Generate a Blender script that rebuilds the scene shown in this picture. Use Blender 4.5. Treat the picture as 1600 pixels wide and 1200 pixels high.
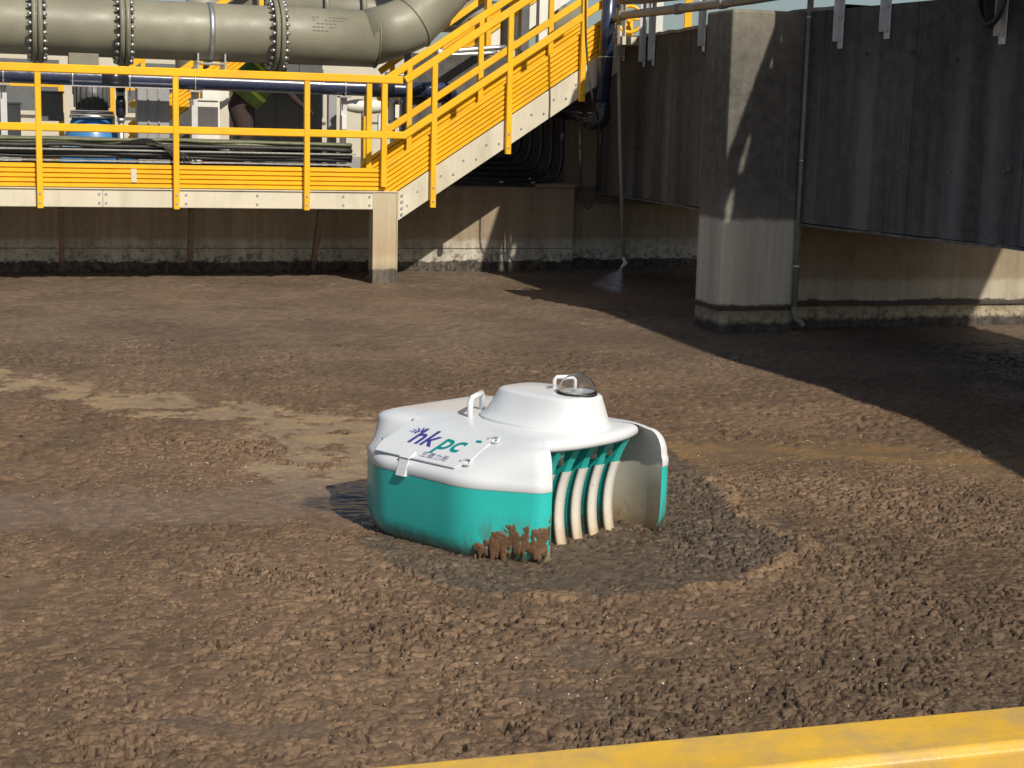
import bpy, bmesh, math, random
import numpy as np
from mathutils import Vector, Matrix
random.seed(4)
SC = bpy.context.scene
for o in list(bpy.data.objects): bpy.data.objects.remove(o)
COL = SC.collection
# ------------------------------------------------------------------ camera
FPX, PITCH, ROLL, EYE = 2450.0, math.radians(9.27), math.radians(1.45), 1.5
cam = bpy.data.objects.new('camera', bpy.data.cameras.new('camera')); COL.objects.link(cam)
cam.data.sensor_width = 36.0; cam.data.lens = FPX / 1600 * 36; cam.data.clip_start = .05; cam.data.clip_end = 3000
CM = Matrix.Rotation(math.pi/2 - PITCH, 4, 'X') @ Matrix.Rotation(ROLL, 4, 'Z')
cam.matrix_world = Matrix.Translation((0, 0, EYE)) @ CM
SC.camera = cam
SC.render.resolution_x, SC.render.resolution_y = 1024, 768
# ------------------------------------------------------------------ sky, sun, exposure
TOSUN = Vector((.64, -.99, 1.0)).normalized()
wd = bpy.data.worlds.new('World'); SC.world = wd; wd.use_nodes = True
nt = wd.node_tree; nt.nodes.clear()
sky = nt.nodes.new('ShaderNodeTexSky'); sky.sky_type = 'NISHITA'; sky.sun_disc = False
sky.sun_elevation = math.asin(TOSUN.z); sky.sun_rotation = math.atan2(TOSUN.x, TOSUN.y)
sky.air_density = 1.0; sky.dust_density = 1.5
bg = nt.nodes.new('ShaderNodeBackground'); bg.inputs[1].default_value = .074
wo = nt.nodes.new('ShaderNodeOutputWorld')
nt.links.new(sky.outputs[0], bg.inputs[0]); nt.links.new(bg.outputs[0], wo.inputs[0])
sl = bpy.data.lights.new('sun', 'SUN'); sl.energy = 4.8; sl.angle = math.radians(.53); sl.color = (1, .92, .80)
sun = bpy.data.objects.new('sun', sl); COL.objects.link(sun)
sun.rotation_euler = (-TOSUN).to_track_quat('-Z', 'Y').to_euler(); sun.location = (6, -8, 12)
SC.view_settings.view_transform = 'Standard'; SC.view_settings.look = 'None'
SC.view_settings.exposure = 0.0; SC.view_settings.gamma = 1.0; SC.view_settings.use_curve_mapping = False
SC.render.engine = 'CYCLES'

# ------------------------------------------------------------------ place helpers
C3 = CM.to_3x3(); EYEV = Vector((0, 0, EYE))
def ray(px, py): return C3 @ Vector(((px-800)/FPX, (600-py)/FPX, -1))
def G(px, py, z=0.0):                       # survey: point on a level plane
    d = ray(px, py); return EYEV + d*((z-EYE)/d.z)
def P(px, py, Y):                           # survey: point at a distance
    d = ray(px, py); return EYEV + d*(Y/d.y)
WA = math.radians(18.0)
WD = Vector((math.cos(WA), math.sin(WA), 0)); WN = Vector((math.sin(WA), -math.cos(WA), 0)); W0 = Vector((-1.1, 16.3, 0))
UP = Vector((0, 0, 1))
def F(s, o, z): return W0 + WD*s + WN*o + UP*z      # along the tank wall, out from it, up
def Fp(px, py, o):                                   # survey: point on a plane parallel to the wall
    d = ray(px, py); n = WN; p0 = W0 + WN*o
    p = EYEV + d*(((p0-EYEV).dot(n))/d.dot(n)); q = p - W0
    return q.dot(WD), p.z
# ------------------------------------------------------------------ mesh helpers
WORLD = {}
def link(ob, parent=None):
    COL.objects.link(ob)
    if parent is not None:
        ob.parent = parent; ob.matrix_parent_inverse = WORLD.get(parent.name, Matrix()).inverted()
    return ob
def tag(o, label=None, cat=None, group=None, kind=None):
    if label: o['label'] = label
    if cat: o['category'] = cat
    if group: o['group'] = group
    if kind: o['kind'] = kind
    return o
def thing(name, loc, label, cat, group=None):
    o = bpy.data.objects.new(name, None); o.empty_display_size = .1
    COL.objects.link(o); o.location = loc; WORLD[o.name] = Matrix.Translation(loc)
    return tag(o, label, cat, group)
class MB:
    def __init__(s): s.v = []; s.f = []; s.sm = []
    def add(s, vs, fs, smooth=False):
        b = len(s.v); s.v += [tuple(v) for v in vs]
        for f in fs: s.f.append(tuple(b+i for i in f)); s.sm.append(smooth)
        return s
    def hexa(s, c8):                       # 0-3 bottom loop, 4-7 top loop
        return s.add(c8, [(3,2,1,0),(4,5,6,7),(0,1,5,4),(1,2,6,5),(2,3,7,6),(3,0,4,7)])
    def box(s, o, a, b, c):                # corner + three edge vectors
        o = Vector(o); return s.hexa([o, o+a, o+a+b, o+b, o+c, o+a+c, o+a+b+c, o+b+c])
    def fbox(s, s0, s1, o0, o1, z0, z1):   # box in the wall frame (o0<o1)
        return s.hexa([F(s0,o1,z0),F(s1,o1,z0),F(s1,o0,z0),F(s0,o0,z0),F(s0,o1,z1),F(s1,o1,z1),F(s1,o0,z1),F(s0,o0,z1)])
    def bar(s, p, q, w, h, up=UP, bev=0.0):        # rectangular bar p->q, width w (side), height h (up)
        p = Vector(p); q = Vector(q); d = (q-p).normalized(); sd = d.cross(up).normalized(); u = sd.cross(d).normalized()
        if bev <= 0: prof = [(-w/2,-h/2),(w/2,-h/2),(w/2,h/2),(-w/2,h/2)]
        else:
            b = bev; prof = [(-w/2+b,-h/2),(w/2-b,-h/2),(w/2,-h/2+b),(w/2,h/2-b),(w/2-b,h/2),(-w/2+b,h/2),(-w/2,h/2-b),(-w/2,-h/2+b)]
        n = len(prof); vs = [p+sd*a+u*c for a,c in prof]+[q+sd*a+u*c for a,c in prof]
        fs = [(i,(i+1)%n,(i+1)%n+n,i+n) for i in range(n)]+[tuple(range(n))[::-1], tuple(range(n,2*n))]
        return s.add(vs, fs)
    def tube(s, pts, r, n=12, cap=True, smooth=True):
        pts = [Vector(p) for p in pts]; m = len(pts); rs = r if isinstance(r, (list,tuple)) else [r]*m
        t0 = (pts[1]-pts[0]).normalized(); ref = UP if abs(t0.z) < .9 else Vector((1,0,0))
        nrm = t0.cross(ref).normalized(); vs = []; fs = []
        for i in range(m):
            t = (pts[min(i+1,m-1)]-pts[max(i-1,0)]).normalized()
            nrm = (nrm - t*nrm.dot(t)).normalized(); bn = t.cross(nrm)
            for k in range(n):
                a = 2*math.pi*k/n; vs.append(pts[i]+(nrm*math.cos(a)+bn*math.sin(a))*rs[i])
        for i in range(m-1):
            for k in range(n):
                fs.append((i*n+k, i*n+(k+1)%n, (i+1)*n+(k+1)%n, (i+1)*n+k))
        s.add(vs, fs, smooth)
        if cap:
            b = len(s.v)-m*n
            s.f.append(tuple(b+k for k in range(n))[::-1]); s.sm.append(False)
            s.f.append(tuple(b+(m-1)*n+k for k in range(n))); s.sm.append(False)
        return s
    def cyl(s, p, q, r, n=16, r2=None): return s.tube([p, q], [r, r if r2 is None else r2], n)
    def grid(s, rows, smooth=True, close=False):
        m = len(rows); n = len(rows[0]); vs = [v for r in rows for v in r]; fs = []
        for i in range(m-1):
            for k in range(n if close else n-1):
                fs.append((i*n+k, i*n+(k+1)%n, (i+1)*n+(k+1)%n, (i+1)*n+k))
        return s.add(vs, fs, smooth)
    def prism(s, poly, off):               # polygon + extrusion vector
        poly = [Vector(p) for p in poly]; n = len(poly); vs = poly+[p+off for p in poly]
        return s.add(vs, [tuple(range(n))[::-1], tuple(range(n,2*n))]+[(i,(i+1)%n,(i+1)%n+n,i+n) for i in range(n)])
    def mesh(s, name, mat):
        me = bpy.data.meshes.new(name); me.from_pydata(s.v, [], s.f)
        me.polygons.foreach_set('use_smooth', s.sm)
        bm = bmesh.new(); bm.from_mesh(me); bmesh.ops.recalc_face_normals(bm, faces=bm.faces); bm.to_mesh(me); bm.free()
        me.materials.append(mat); return me
    def build(s, name, mat, parent=None, bevel=0.0):
        ob = bpy.data.objects.new(name, s.mesh(name, mat)); link(ob, parent)
        if bevel > 0:
            b = ob.modifiers.new('bevel', 'BEVEL'); b.width = bevel; b.segments = 2; b.limit_method = 'ANGLE'
        return ob
def bez(pts, n=8):                        # catmull-rom through points
    pts = [Vector(p) for p in pts]; out = []
    for i in range(len(pts)-1):
        p0 = pts[max(i-1,0)]; p1 = pts[i]; p2 = pts[i+1]; p3 = pts[min(i+2,len(pts)-1)]
        for k in range(n):
            t = k/n; out.append(.5*((2*p1)+(p2-p0)*t+(2*p0-5*p1+4*p2-p3)*t*t+(3*p1-p0-3*p2+p3)*t**3))
    return out+[pts[-1]]
# ------------------------------------------------------------------ materials
class NT:
    def __init__(s, name):
        s.m = bpy.data.materials.new(name); s.m.use_nodes = True; s.t = s.m.node_tree
        s.b = s.t.nodes['Principled BSDF']; s.geo = None
    def n(s, typ, **kw):
        nd = s.t.nodes.new(typ)
        for k, v in kw.items(): setattr(nd, k, v)
        return nd
    def l(s, a, b): s.t.links.new(a, b)
    def pos(s, sc=(1,1,1), rot=0):
        if s.geo is None: s.geo = s.n('ShaderNodeNewGeometry')
        mp = s.n('ShaderNodeMapping'); mp.inputs['Scale'].default_value = sc; mp.inputs['Rotation'].default_value = (0,0,rot)
        s.l(s.geo.outputs['Position'], mp.inputs['Vector']); return mp.outputs[0]
    def noise(s, scale, detail=4, rough=.6, sc=(1,1,1), dist=0):
        nd = s.n('ShaderNodeTexNoise'); nd.inputs['Scale'].default_value = scale; nd.inputs['Detail'].default_value = detail
        nd.inputs['Roughness'].default_value = rough; nd.inputs['Distortion'].default_value = dist
        s.l(s.pos(sc), nd.inputs['Vector']); return nd.outputs['Fac']
    def ramp(s, fac, stops, interp='LINEAR'):
        r = s.n('ShaderNodeValToRGB'); e = r.color_ramp.elements; r.color_ramp.interpolation = interp
        while len(e) < len(stops): e.new(.5)
        for el, (p, c) in zip(e, stops):
            el.position = p; el.color = (c, c, c, 1) if not hasattr(c, '__len__') else (*c[:3], 1)
        s.l(fac, r.inputs[0]); return r.outputs[0]
    def mix(s, fac, a, b, typ='MIX'):
        m = s.n('ShaderNodeMix', data_type='RGBA', blend_type=typ)
        for i, x in ((0, fac), (6, a), (7, b)):
            if hasattr(x, 'is_linked'): s.l(x, m.inputs[i])
            elif i == 0: m.inputs[0].default_value = x
            else: m.inputs[i].default_value = (*x[:3], 1)
        return m.outputs[2]
    def math(s, op, a, b=0.0, c=None):
        m = s.n('ShaderNodeMath', operation=op)
        for i, x in enumerate((a, b, c)):
            if x is None: continue
            if hasattr(x, 'is_linked'): s.l(x, m.inputs[i])
            else: m.inputs[i].default_value = x
        return m.outputs[0]
    def bump(s, h, strength=.3, dist=.01):
        b = s.n('ShaderNodeBump'); b.inputs['Strength'].default_value = strength; b.inputs['Distance'].default_value = dist
        s.l(h, b.inputs['Height']); s.l(b.outputs[0], s.b.inputs['Normal'])
    def col(s, x):
        if hasattr(x, 'is_linked'): s.l(x, s.b.inputs['Base Color'])
        else: s.b.inputs['Base Color'].default_value = (*x, 1)
    def z(s):
        if s.geo is None: s.geo = s.n('ShaderNodeNewGeometry')
        x = s.n('ShaderNodeSeparateXYZ'); s.l(s.geo.outputs['Position'], x.inputs[0]); return x.outputs[2]
def mat(name, c, rough=.5, metal=0.0, var=.18, scale=6, dirt=None, dirt_amt=.5, bump=.0, bscale=60, streak=False, coat=0, chips=None):
    t = NT(name); lo = tuple(x*(1-var) for x in c); hi = tuple(min(1, x*(1+var)) for x in c)
    cc = t.mix(t.ramp(t.noise(scale, 5), [(.3, 0), (.7, 1)]), lo, hi)
    if dirt:
        sc = (1,1,.12) if streak else (1,1,1)
        cc = t.mix(t.ramp(t.noise(scale*2.3, 6, .7, sc), [(.62-.25*dirt_amt, 0), (.80-.1*dirt_amt, dirt_amt)]), cc, dirt)
    if chips: cc = t.mix(t.ramp(t.noise(38, 7, .8), [(.655, 0), (.685, .75)]), cc, chips)
    t.col(cc); t.b.inputs['Metallic'].default_value = metal
    t.l(t.ramp(t.noise(scale*3, 4), [(.3, max(.02, rough-.1)), (.7, min(1, rough+.12))]), t.b.inputs['Roughness'])
    if coat: t.b.inputs['Coat Weight'].default_value = coat
    if bump: t.bump(t.noise(bscale, 6), bump, .004)
    return t.m
def wall_mat(name, bands, ragged=.05, streak=.6, specks=.0, zspeck=(.0,.24), contrast=.45, *, rough=.85, stain=(.02,.018,.016), bump=.5, big=0, sfreq=3.0):
    """concrete whose colour changes with height: bands = [(z, colour)] from low to high"""
    t = NT(name)
    zz = t.math('ADD', t.z(), t.math('MULTIPLY', t.math('SUBTRACT', t.noise(5.0, 8, .72), .5), ragged*2.4))
    zz = t.math('ADD', zz, t.math('MULTIPLY', t.math('SUBTRACT', t.noise(28, 4, .7), .5), ragged*.7))
    z0, z1 = bands[0][0]-.01, bands[-1][0]+.01
    f = t.math('DIVIDE', t.math('SUBTRACT', zz, z0), z1-z0)
    cc = t.ramp(f, [((b[0]-z0)/(z1-z0), b[1]) for b in bands])
    st = t.ramp(t.noise(sfreq, 7, .72, (1.6,1.6,.06)), [(.38, 1), (.60, 0)])
    cc = t.mix(t.math('MULTIPLY', st, streak), cc, stain)
    if big:
        sb = t.ramp(t.noise(1.7, 4, .6, (1.3,1.3,.10)), [(.40, 1), (.60, 0)])
        cc = t.mix(t.math('MULTIPLY', sb, big), cc, stain)
    st2 = t.ramp(t.noise(13.0, 4, .6, (1.8,1.8,.05)), [(.55, 0), (.78, 1)])
    cc = t.mix(t.math('MULTIPLY', st2, streak*(.2 if big else .55)), cc, tuple(min(1, x*1.9+.03) for x in bands[-1][1]))
    cc = t.mix(t.math('MULTIPLY', t.ramp(t.noise(11, 8, .72), [(.35, 0), (.7, 1)]), contrast), cc, t.mix(.35, cc, (.55,.5,.42)))
    if specks:
        zm = t.ramp(t.z(), [(max(0,zspeck[0]), 1), (min(1,zspeck[1]), .0)])
        cc = t.mix(t.math('MULTIPLY', t.math('MULTIPLY', t.ramp(t.noise(15, 8, .8), [(.50, 0), (.56, 1)]), zm), specks), cc, (.022,.019,.016))
    t.col(cc); t.b.inputs['Roughness'].default_value = rough
    h = t.math('ADD', t.noise(40, 8, .75), t.math('MULTIPLY', t.noise(9, 5, .7, (1,1,.3)), .6))
    t.bump(h, bump, .008); return t.m

YEL = mat('yellow_grp', (.84,.45,.008), .42, var=.10, scale=2.2, dirt=(.52,.27,.05), dirt_amt=.45, bump=.12, bscale=120, chips=(.33,.17,.04))
YELW = mat('yellow_rail_worn', (.74,.44,.035), .36, var=.12, scale=7, dirt=(.40,.29,.14), dirt_amt=.85, bump=.12, bscale=260, chips=(.24,.18,.11))
CREAM = mat('cream_beam_grp', (.62,.57,.44), .5, var=.1, scale=2.4, dirt=(.33,.31,.20), dirt_amt=.5, bump=.12, streak=True)
GREYP = mat('grey_pipe_grp', (.225,.215,.158), .50, var=.20, scale=1.3, dirt=(.145,.135,.095), dirt_amt=.5, bump=.06)
FLANGE = mat('grey_flange', (.20,.19,.14), .5, var=.12, scale=4, dirt=(.1,.09,.07), dirt_amt=.4)
STEEL = mat('galvanised_steel', (.55,.55,.54), .38, .8, var=.15, scale=12, dirt=(.3,.28,.25), dirt_amt=.4)
ZINC = mat('pale_zinc_paint', (.58,.58,.58), .5, .15, var=.1, scale=6, dirt=(.35,.3,.24), dirt_amt=.5, streak=True)
HDPE = mat('black_hdpe', (.018,.020,.028), .24, var=.2, scale=5, dirt=(.06,.055,.05), dirt_amt=.3)
HDPE2 = mat('blue_black_hdpe', (.022,.032,.070), .24, var=.2, scale=5, dirt=(.05,.05,.06), dirt_amt=.25, coat=.6)
RUBBER = mat('black_rubber', (.025,.024,.023), .55, var=.3, scale=20, dirt=(.07,.063,.05), dirt_amt=.3)
CABG = mat('green_grey_cable', (.13,.14,.075), .5, var=.25, scale=9, dirt=(.08,.08,.06), dirt_amt=.5)
BLUEP = mat('blue_pump_paint', (.05,.20,.45), .35, var=.12, scale=5, dirt=(.04,.12,.25), dirt_amt=.3)
DGREY = mat('dark_grey_enamel', (.10,.105,.105), .45, var=.15, scale=7, dirt=(.2,.19,.17), dirt_amt=.25)
MGREY = mat('mid_grey_panel', (.30,.31,.31), .5, var=.10, scale=4, dirt=(.2,.19,.17), dirt_amt=.4, streak=True)
WHITEP = mat('white_cabinet_paint', (.70,.70,.63), .45, var=.06, scale=4, dirt=(.45,.42,.35), dirt_amt=.35, streak=True)
REDP = mat('red_paint', (.45,.02,.025), .4)
BROWNS = wall_mat('rusty_strut', [(0,(.03,.022,.016)),(.15,(.04,.028,.02)),(.17,(.14,.09,.055)),(.9,(.16,.11,.07))], .04, .5)
BEIGE = mat('beige_building_wall', (.48,.44,.35), .8, var=.08, scale=.8, dirt=(.36,.33,.27), dirt_amt=.4, streak=True)
PAVE = mat('concrete_paving', (.33,.31,.27), .85, var=.15, scale=1.5, dirt=(.2,.18,.15), dirt_amt=.5, bump=.2)
PALE = mat('cream_post_grp', (.55,.47,.33), .5, var=.1, scale=4)
BACKW = wall_mat('tank_wall_concrete', [(-.3,(.035,.028,.022)),(.10,(.020,.016,.013)),(.112,(.54,.51,.42)),(.22,(.52,.49,.40)),(.31,(.44,.40,.31)),(.35,(.29,.225,.145)),(.60,(.29,.225,.145)),(.90,(.27,.215,.15))], .05, .45, .95, stain=(.10,.072,.048), zspeck=(.06,.36))
COLM = wall_mat('column_concrete', [(-.3,(.016,.014,.012)),(.06,(.018,.015,.013)),(.09,(.40,.35,.23)),(.165,(.26,.21,.14)),(.185,(.045,.035,.03)),(.205,(.05,.038,.03)),(.215,(.60,.555,.44)),(.84,(.59,.555,.46)),(.88,(.13,.125,.11)),(1.2,(.075,.073,.066)),(1.9,(.07,.066,.058)),(2.2,(.12,.11,.09)),(2.5,(.20,.18,.135))], .035, .38, .8, (.02,.22), stain=(.05,.045,.04))
LAUN = wall_mat('blackened_concrete', [(.80,(.20,.195,.18)),(.90,(.155,.153,.147)),(1.3,(.150,.150,.148)),(1.9,(.12,.12,.117)),(2.25,(.065,.063,.058)),(2.5,(.085,.080,.07))], .20, .72, .0, contrast=.30, stain=(.018,.018,.019), bump=.3, big=.65, sfreq=2.2)
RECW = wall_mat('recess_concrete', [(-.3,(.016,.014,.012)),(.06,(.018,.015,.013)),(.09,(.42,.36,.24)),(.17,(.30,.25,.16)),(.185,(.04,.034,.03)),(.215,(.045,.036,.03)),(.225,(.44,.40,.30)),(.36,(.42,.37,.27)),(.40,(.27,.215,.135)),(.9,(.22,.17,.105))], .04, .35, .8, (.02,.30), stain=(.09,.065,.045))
POSTM = wall_mat('support_post_paint', [(-.3,(.03,.026,.02)),(.12,(.05,.042,.035)),(.14,(.34,.27,.17)),(.22,(.46,.38,.24)),(.3,(.40,.30,.18)),(.9,(.52,.45,.31))], .05, .25, .0, stain=(.25,.18,.1), bump=.2)
# ------------------------------------------------------------------ setting: ground behind the tank, added shade slab overhead
m = MB(); m.hexa([F(-60,-.30,.70),F(60,-.30,.70),F(60,-120,.70),F(-60,-120,.70),F(-60,-.30,.882),F(60,-.30,.882),F(60,-120,.882),F(-60,-120,.882)])
tag(m.build('ground', PAVE), kind='structure')
# unseen slab added above the right-hand wall, outline shaped to throw the long shade
edge = [(1.90,13.45),(2.14,12.68),(2.47,12.10),(3.34,8.98),(3.98,6.53),(4.42,5.40),(4.77,4.21),(4.89,2.9)]
slab = [(x,y) for x,y in edge] + [(7.4,2.9),(6.9,6.0),(6.25,8.9),(5.6,12.2),(4.9,15.5),(3.4,15.2),(2.3,14.6)]
# slits cut in the slab, shaped to drop sun slivers on pillar and wall
sun_slits = []
def shade_px(l, o): 
    out = []
    for px, py in l:
        s, z = Fp(px, py, o); p = F(s, o, z); out.append((p.x+(4-z)*.64, p.y-(4-z)*.99))
    return out
for l, o in (([(794,338),(798,374),(790,428),(780,424),(787,372)], 0), ([(803,378),(806,384),(797,430),(791,428)], 0), ([(1172,205),(1174,212),(1160,272),(1153,276),(1157,250)], 5.06), ([(1145,290),(1147,300),(1142,340),(1135,352),(1134,322)], 5.06), ([(1220,52),(1222,62),(1206,110),(1200,108)], 5.06), ([(1216,112),(1217,122),(1209,150),(1207,140)], 5.06)):
    sun_slits.append(shade_px(l, o))
cu = bpy.data.curves.new('added_shade_slab', 'CURVE'); cu.dimensions = '2D'; cu.fill_mode = 'BOTH'; cu.extrude = .02
for loop in [slab]+sun_slits:
    sp_ = cu.splines.new('POLY'); sp_.points.add(len(loop)-1); sp_.use_cyclic_u = True
    for pt_, (x,y) in zip(sp_.points, loop): pt_.co = (x, y, 0, 1)
tmp = bpy.data.objects.new('tmp', cu); COL.objects.link(tmp)
pm = bpy.data.meshes.new_from_object(tmp.evaluated_get(bpy.context.evaluated_depsgraph_get())); bpy.data.objects.remove(tmp)
m = MB(); m.add([(v.co.x, v.co.y, v.co.z+4.0) for v in pm.vertices], [tuple(p.vertices) for p in pm.polygons])
for (x,y) in ((6.6,4.2),(6.9,7.0)): m.box(Vector((x,y,-.4)), Vector((.4,0,0)), Vector((0,.4,0)), Vector((0,0,4.398)))
tag(m.build('added_shade_slab', BEIGE), kind='structure')

# ------------------------------------------------------------------ tank walls
tw = thing('tank_wall', F(-4, 0, -.4), 'stained beige concrete tank wall with white tide band behind the yellow walkway', 'wall')
MB().fbox(-14, 1.80, -.29, 0, -.4, .885).build('wall', BACKW, tw)
m = MB()
m.fbox(-14, 1.80, .001, .004, .236, .243)
m.build('construction_joint', mat('dark_joint_line', (.10,.085,.06), .9), tw)  # thin dark strip along the construction joint
MB().fbox(1.35, 1.80, -.29, .035, .887, .93).build('coping', BACKW, tw, .006)
rw = thing('recessed_tank_wall', F(3, -.5, -.4), 'dark recessed concrete wall below the black channel wall, left of the pillar', 'wall')
MB().fbox(1.803, 9.0, -.70, -.30, -.4, 1.6).build('wall', BACKW, rw)
pc = MB(); pc.fbox(1.15, 1.785, 4.60, 5.06, -.4, 2.41)
pil = thing('concrete_pillar', F(1.5, 4.6, -.4), 'square concrete pillar, beige below and blackened above, standing in the sludge', 'pillar')
pc.build('shaft', COLM, pil, .022)
MB().fbox(1.138, 1.797, 4.588, 5.072, .172, .203).build('ledge', mat('dark_wet_ledge', (.05,.04,.03), .7), pil, .006)
rec = thing('beige_recess_wall', F(3.5, 4.8, -.4), 'beige concrete wall under the overhang right of the pillar', 'wall')
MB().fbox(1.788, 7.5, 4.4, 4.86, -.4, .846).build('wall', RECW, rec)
MB().fbox(1.80, 7.5, 4.861, 4.88, .175, .207).build('ledge', mat('dark_wet_ledge_b', (.05,.04,.03), .7), rec, .004)
# curved blackened channel wall, in cast panels
path = bez([(.45,19.0,0),(.66,18.2,0),(1.0,16.55,0),(1.31,15.3,0),(1.6,14.1,0),(2.09,12.2,0),(2.33,11.5,0),(2.63,10.85,0),(2.92,10.25,0),(3.18,9.72,0),(3.58,8.9,0),(4.05,7.8,0),(4.5,6.5,0),(4.8,4.8,0)], 10)
acc = [0]
for i in range(1, len(path)): acc.append(acc[-1]+(path[i]-path[i-1]).length)
def wallpt(a):
    a = max(0, min(a, acc[-1]-1e-4))
    i = max(k for k in range(len(acc)-1) if acc[k] <= a); t = (a-acc[i])/(acc[i+1]-acc[i])
    p = path[i].lerp(path[i+1], t); d = (path[i+1]-path[i]).normalized(); return p, Vector((-d.y, d.x, 0))*1.0   # outward to the right
def wall_at_px(px):
    best = None
    for k in range(0, 2000):
        a = acc[-1]*k/2000; p, n = wallpt(a); q = C3.transposed() @ (p-EYEV)
        if -q.z <= 0: continue
        x = 800+FPX*q.x/-q.z
        if best is None or abs(x-px) < best[0]: best = (abs(x-px), a)
    return best[1]
cw = thing('channel_wall', (2.2, 12, .85), 'curved blackened concrete channel wall overhanging the sludge at right', 'wall')
ZB, ZT = .848, 2.405
na = int(acc[-1]/1.05); cuts = [acc[-1]*k/na for k in range(na+1)]
pmesh = None
for k in range(na):
    a0, a1 = cuts[k]+.003, cuts[k+1]-.003; rows = []
    n = 6; off = random.uniform(-.004, .004)
    loops = []
    for j in range(n+1):
        p, nn = wallpt(a0+(a1-a0)*j/n); inn = -nn
        e = .006 if j in (0, n) else 0
        fr = p + nn*(-.0) + (-nn)*(off-e)
        bk = p + nn*.38
        loops.append([Vector((fr.x,fr.y,ZB)), Vector((fr.x,fr.y,ZT)), Vector((bk.x,bk.y,ZT)), Vector((bk.x,bk.y,ZB))])
    m = MB(); m.grid(loops, smooth=False, close=True)
    m.f.append((0,1,2,3)); m.sm.append(False); b = 4*n; m.f.append((b+3,b+2,b+1,b)); m.sm.append(False)
    m.build('panel', LAUN, cw)
# joint filler, soffit drip edge and coping
def wall_strip(name, z0, z1, o0, o1, mt, a0=0, a1=None, par=cw):
    a1 = acc[-1] if a1 is None else a1; loops = []
    for j in range(61):
        p, nn = wallpt(a0+(a1-a0)*j/60); fr = p - nn*o1; bk = p - nn*o0
        w = random.uniform(-.006, .006)
        loops.append([Vector((fr.x,fr.y,z0+w*.6)), Vector((fr.x,fr.y,z1+w)), Vector((bk.x,bk.y,z1+w)), Vector((bk.x,bk.y,z0+w*.6))])
    m = MB(); m.grid(loops, smooth=False, close=True); return m.build(name, mt, par)
wall_strip('core', ZB+.02, ZT-.02, -.30, -.012, LAUN)
wall_strip('drip_edge', ZB-.022, ZB-.004, -.37, .012, mat('flaking_white_edge', (.20,.19,.17), .85, var=.5, scale=14, dirt=(.05,.05,.045), dirt_amt=.9))
wall_strip('coping', ZT+.002, ZT+.03, -.37, .01, mat('coping_concrete', (.26,.235,.19), .85, var=.3, scale=9), 0, wall_at_px(1290))
wall_strip('channel_floor', ZB-.001, ZB+.14, -1.36, -.372, LAUN)
wall_strip('outer_wall', ZB+.0, ZT-.05, -1.60, -1.37, LAUN)
# tie holes
for px, py in [(1255,165),(1316,255),(1387,262),(1463,268),(1328,83),(1396,80),(1546,266),(950,233),(983,237),(1018,238),(1057,240),(1462,92),(1553,263)]:
    a = wall_at_px(px); p, nn = wallpt(a); q = P(px, py, p.y)
    c = Vector((p.x, p.y, q.z)); mm = MB()
    mm.cyl(c - nn*.012, c + nn*.02, .016, 10, .010)
    mm.build('tie_hole_plug', RUBBER if py < 100 else mat('lime_plug', (.16,.15,.13), .9), cw)

# ------------------------------------------------------------------ walkway
def slat(m, p, q, dep, hgt, out):           # trapezoid rib from p to q, height along perpendicular up
    p = Vector(p); q = Vector(q); d = (q-p).normalized(); up = out.cross(d).normalized()
    if up.z < 0: up = -up
    pr = [(0,0),(dep,hgt*.16),(dep,hgt*.80),(0,hgt*.96)]
    vs = [p+out*a+up*b for a,b in pr]+[q+out*a+up*b for a,b in pr]
    m.add(vs, [(0,1,5,4),(1,2,6,5),(2,3,7,6),(3,0,4,7),(3,2,1,0),(4,5,6,7)])
wk = thing('yellow_walkway', F(-2.5, 1.2, .7), 'yellow guard-railed walkway on a cream beam over the tank edge at left', 'walkway')
S0, S1 = -7.5, -.66
MB().fbox(S0, S1, 1.10, 1.20, .703, .865).build('fascia_beam', CREAM, wk, .006)
MB().fbox(S0, S1, 1.10, 1.215, .8655, .8755).build('beam_flange', CREAM, wk)
MB().fbox(S0, S1, .25, .35, .703, .875).build('inner_beam', CREAM, wk)
MB().fbox(S0, -.22, .25, 1.13, .877, .915).build('deck', mat('grp_grating', (.33,.30,.22), .8, bump=.4), wk)
for k in range(5):
    m = MB(); z = .878 + k*.0425; slat(m, F(S0,1.172,z), F(-.56,1.172,z), .022, .0425, WN); m.build('kick_slat', YEL, wk)
MB().fbox(S0, -.56, 1.165, 1.171, .878, 1.09).build('kick_backing', YEL, wk)
post_s = [-6.07,-4.88,-3.69,-2.50,-1.305]
for s in post_s:
    pt = MB().bar(F(s,1.226,.695), F(s,1.226,1.88), .052, .052, WN, .005).build('post', YEL, wk)
    for z in (.745,.825):
        MB().cyl(F(s,1.251,z), F(s,1.259,z), .011, 8).build('bolt', STEEL, pt)
MB().bar(F(-.572,1.222,.92), F(-.572,1.222,1.88), .055, .052, WN, .005).build('post', YEL, wk)
MB().bar(F(S0,1.222,1.918), F(-.40,1.222,1.918), .055, .075, UP, .008).build('top_rail', YEL, wk)
MB().bar(F(S0,1.222,1.405), F(-.36,1.222,1.405), .05, .07, UP, .008).build('mid_rail', YEL, wk)
for s in (-3.18, -3.12, -1.76, -2.41, -.95, -.70, -4.4):
    for z in (.745,.825):
        MB().cyl(F(s,1.199,z), F(s,1.208,z), .012, 8).build('bolt', STEEL, wk)
MB().fbox(-3.151, -3.148, 1.2005, 1.203, .705, .864).build('beam_splice', mat('splice_gap', (.06,.05,.04), .9), wk)
MB().fbox(-2.90, -2.85, 1.195, 1.201, .93, 1.05).build('tag_plate', CREAM, wk)
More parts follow.
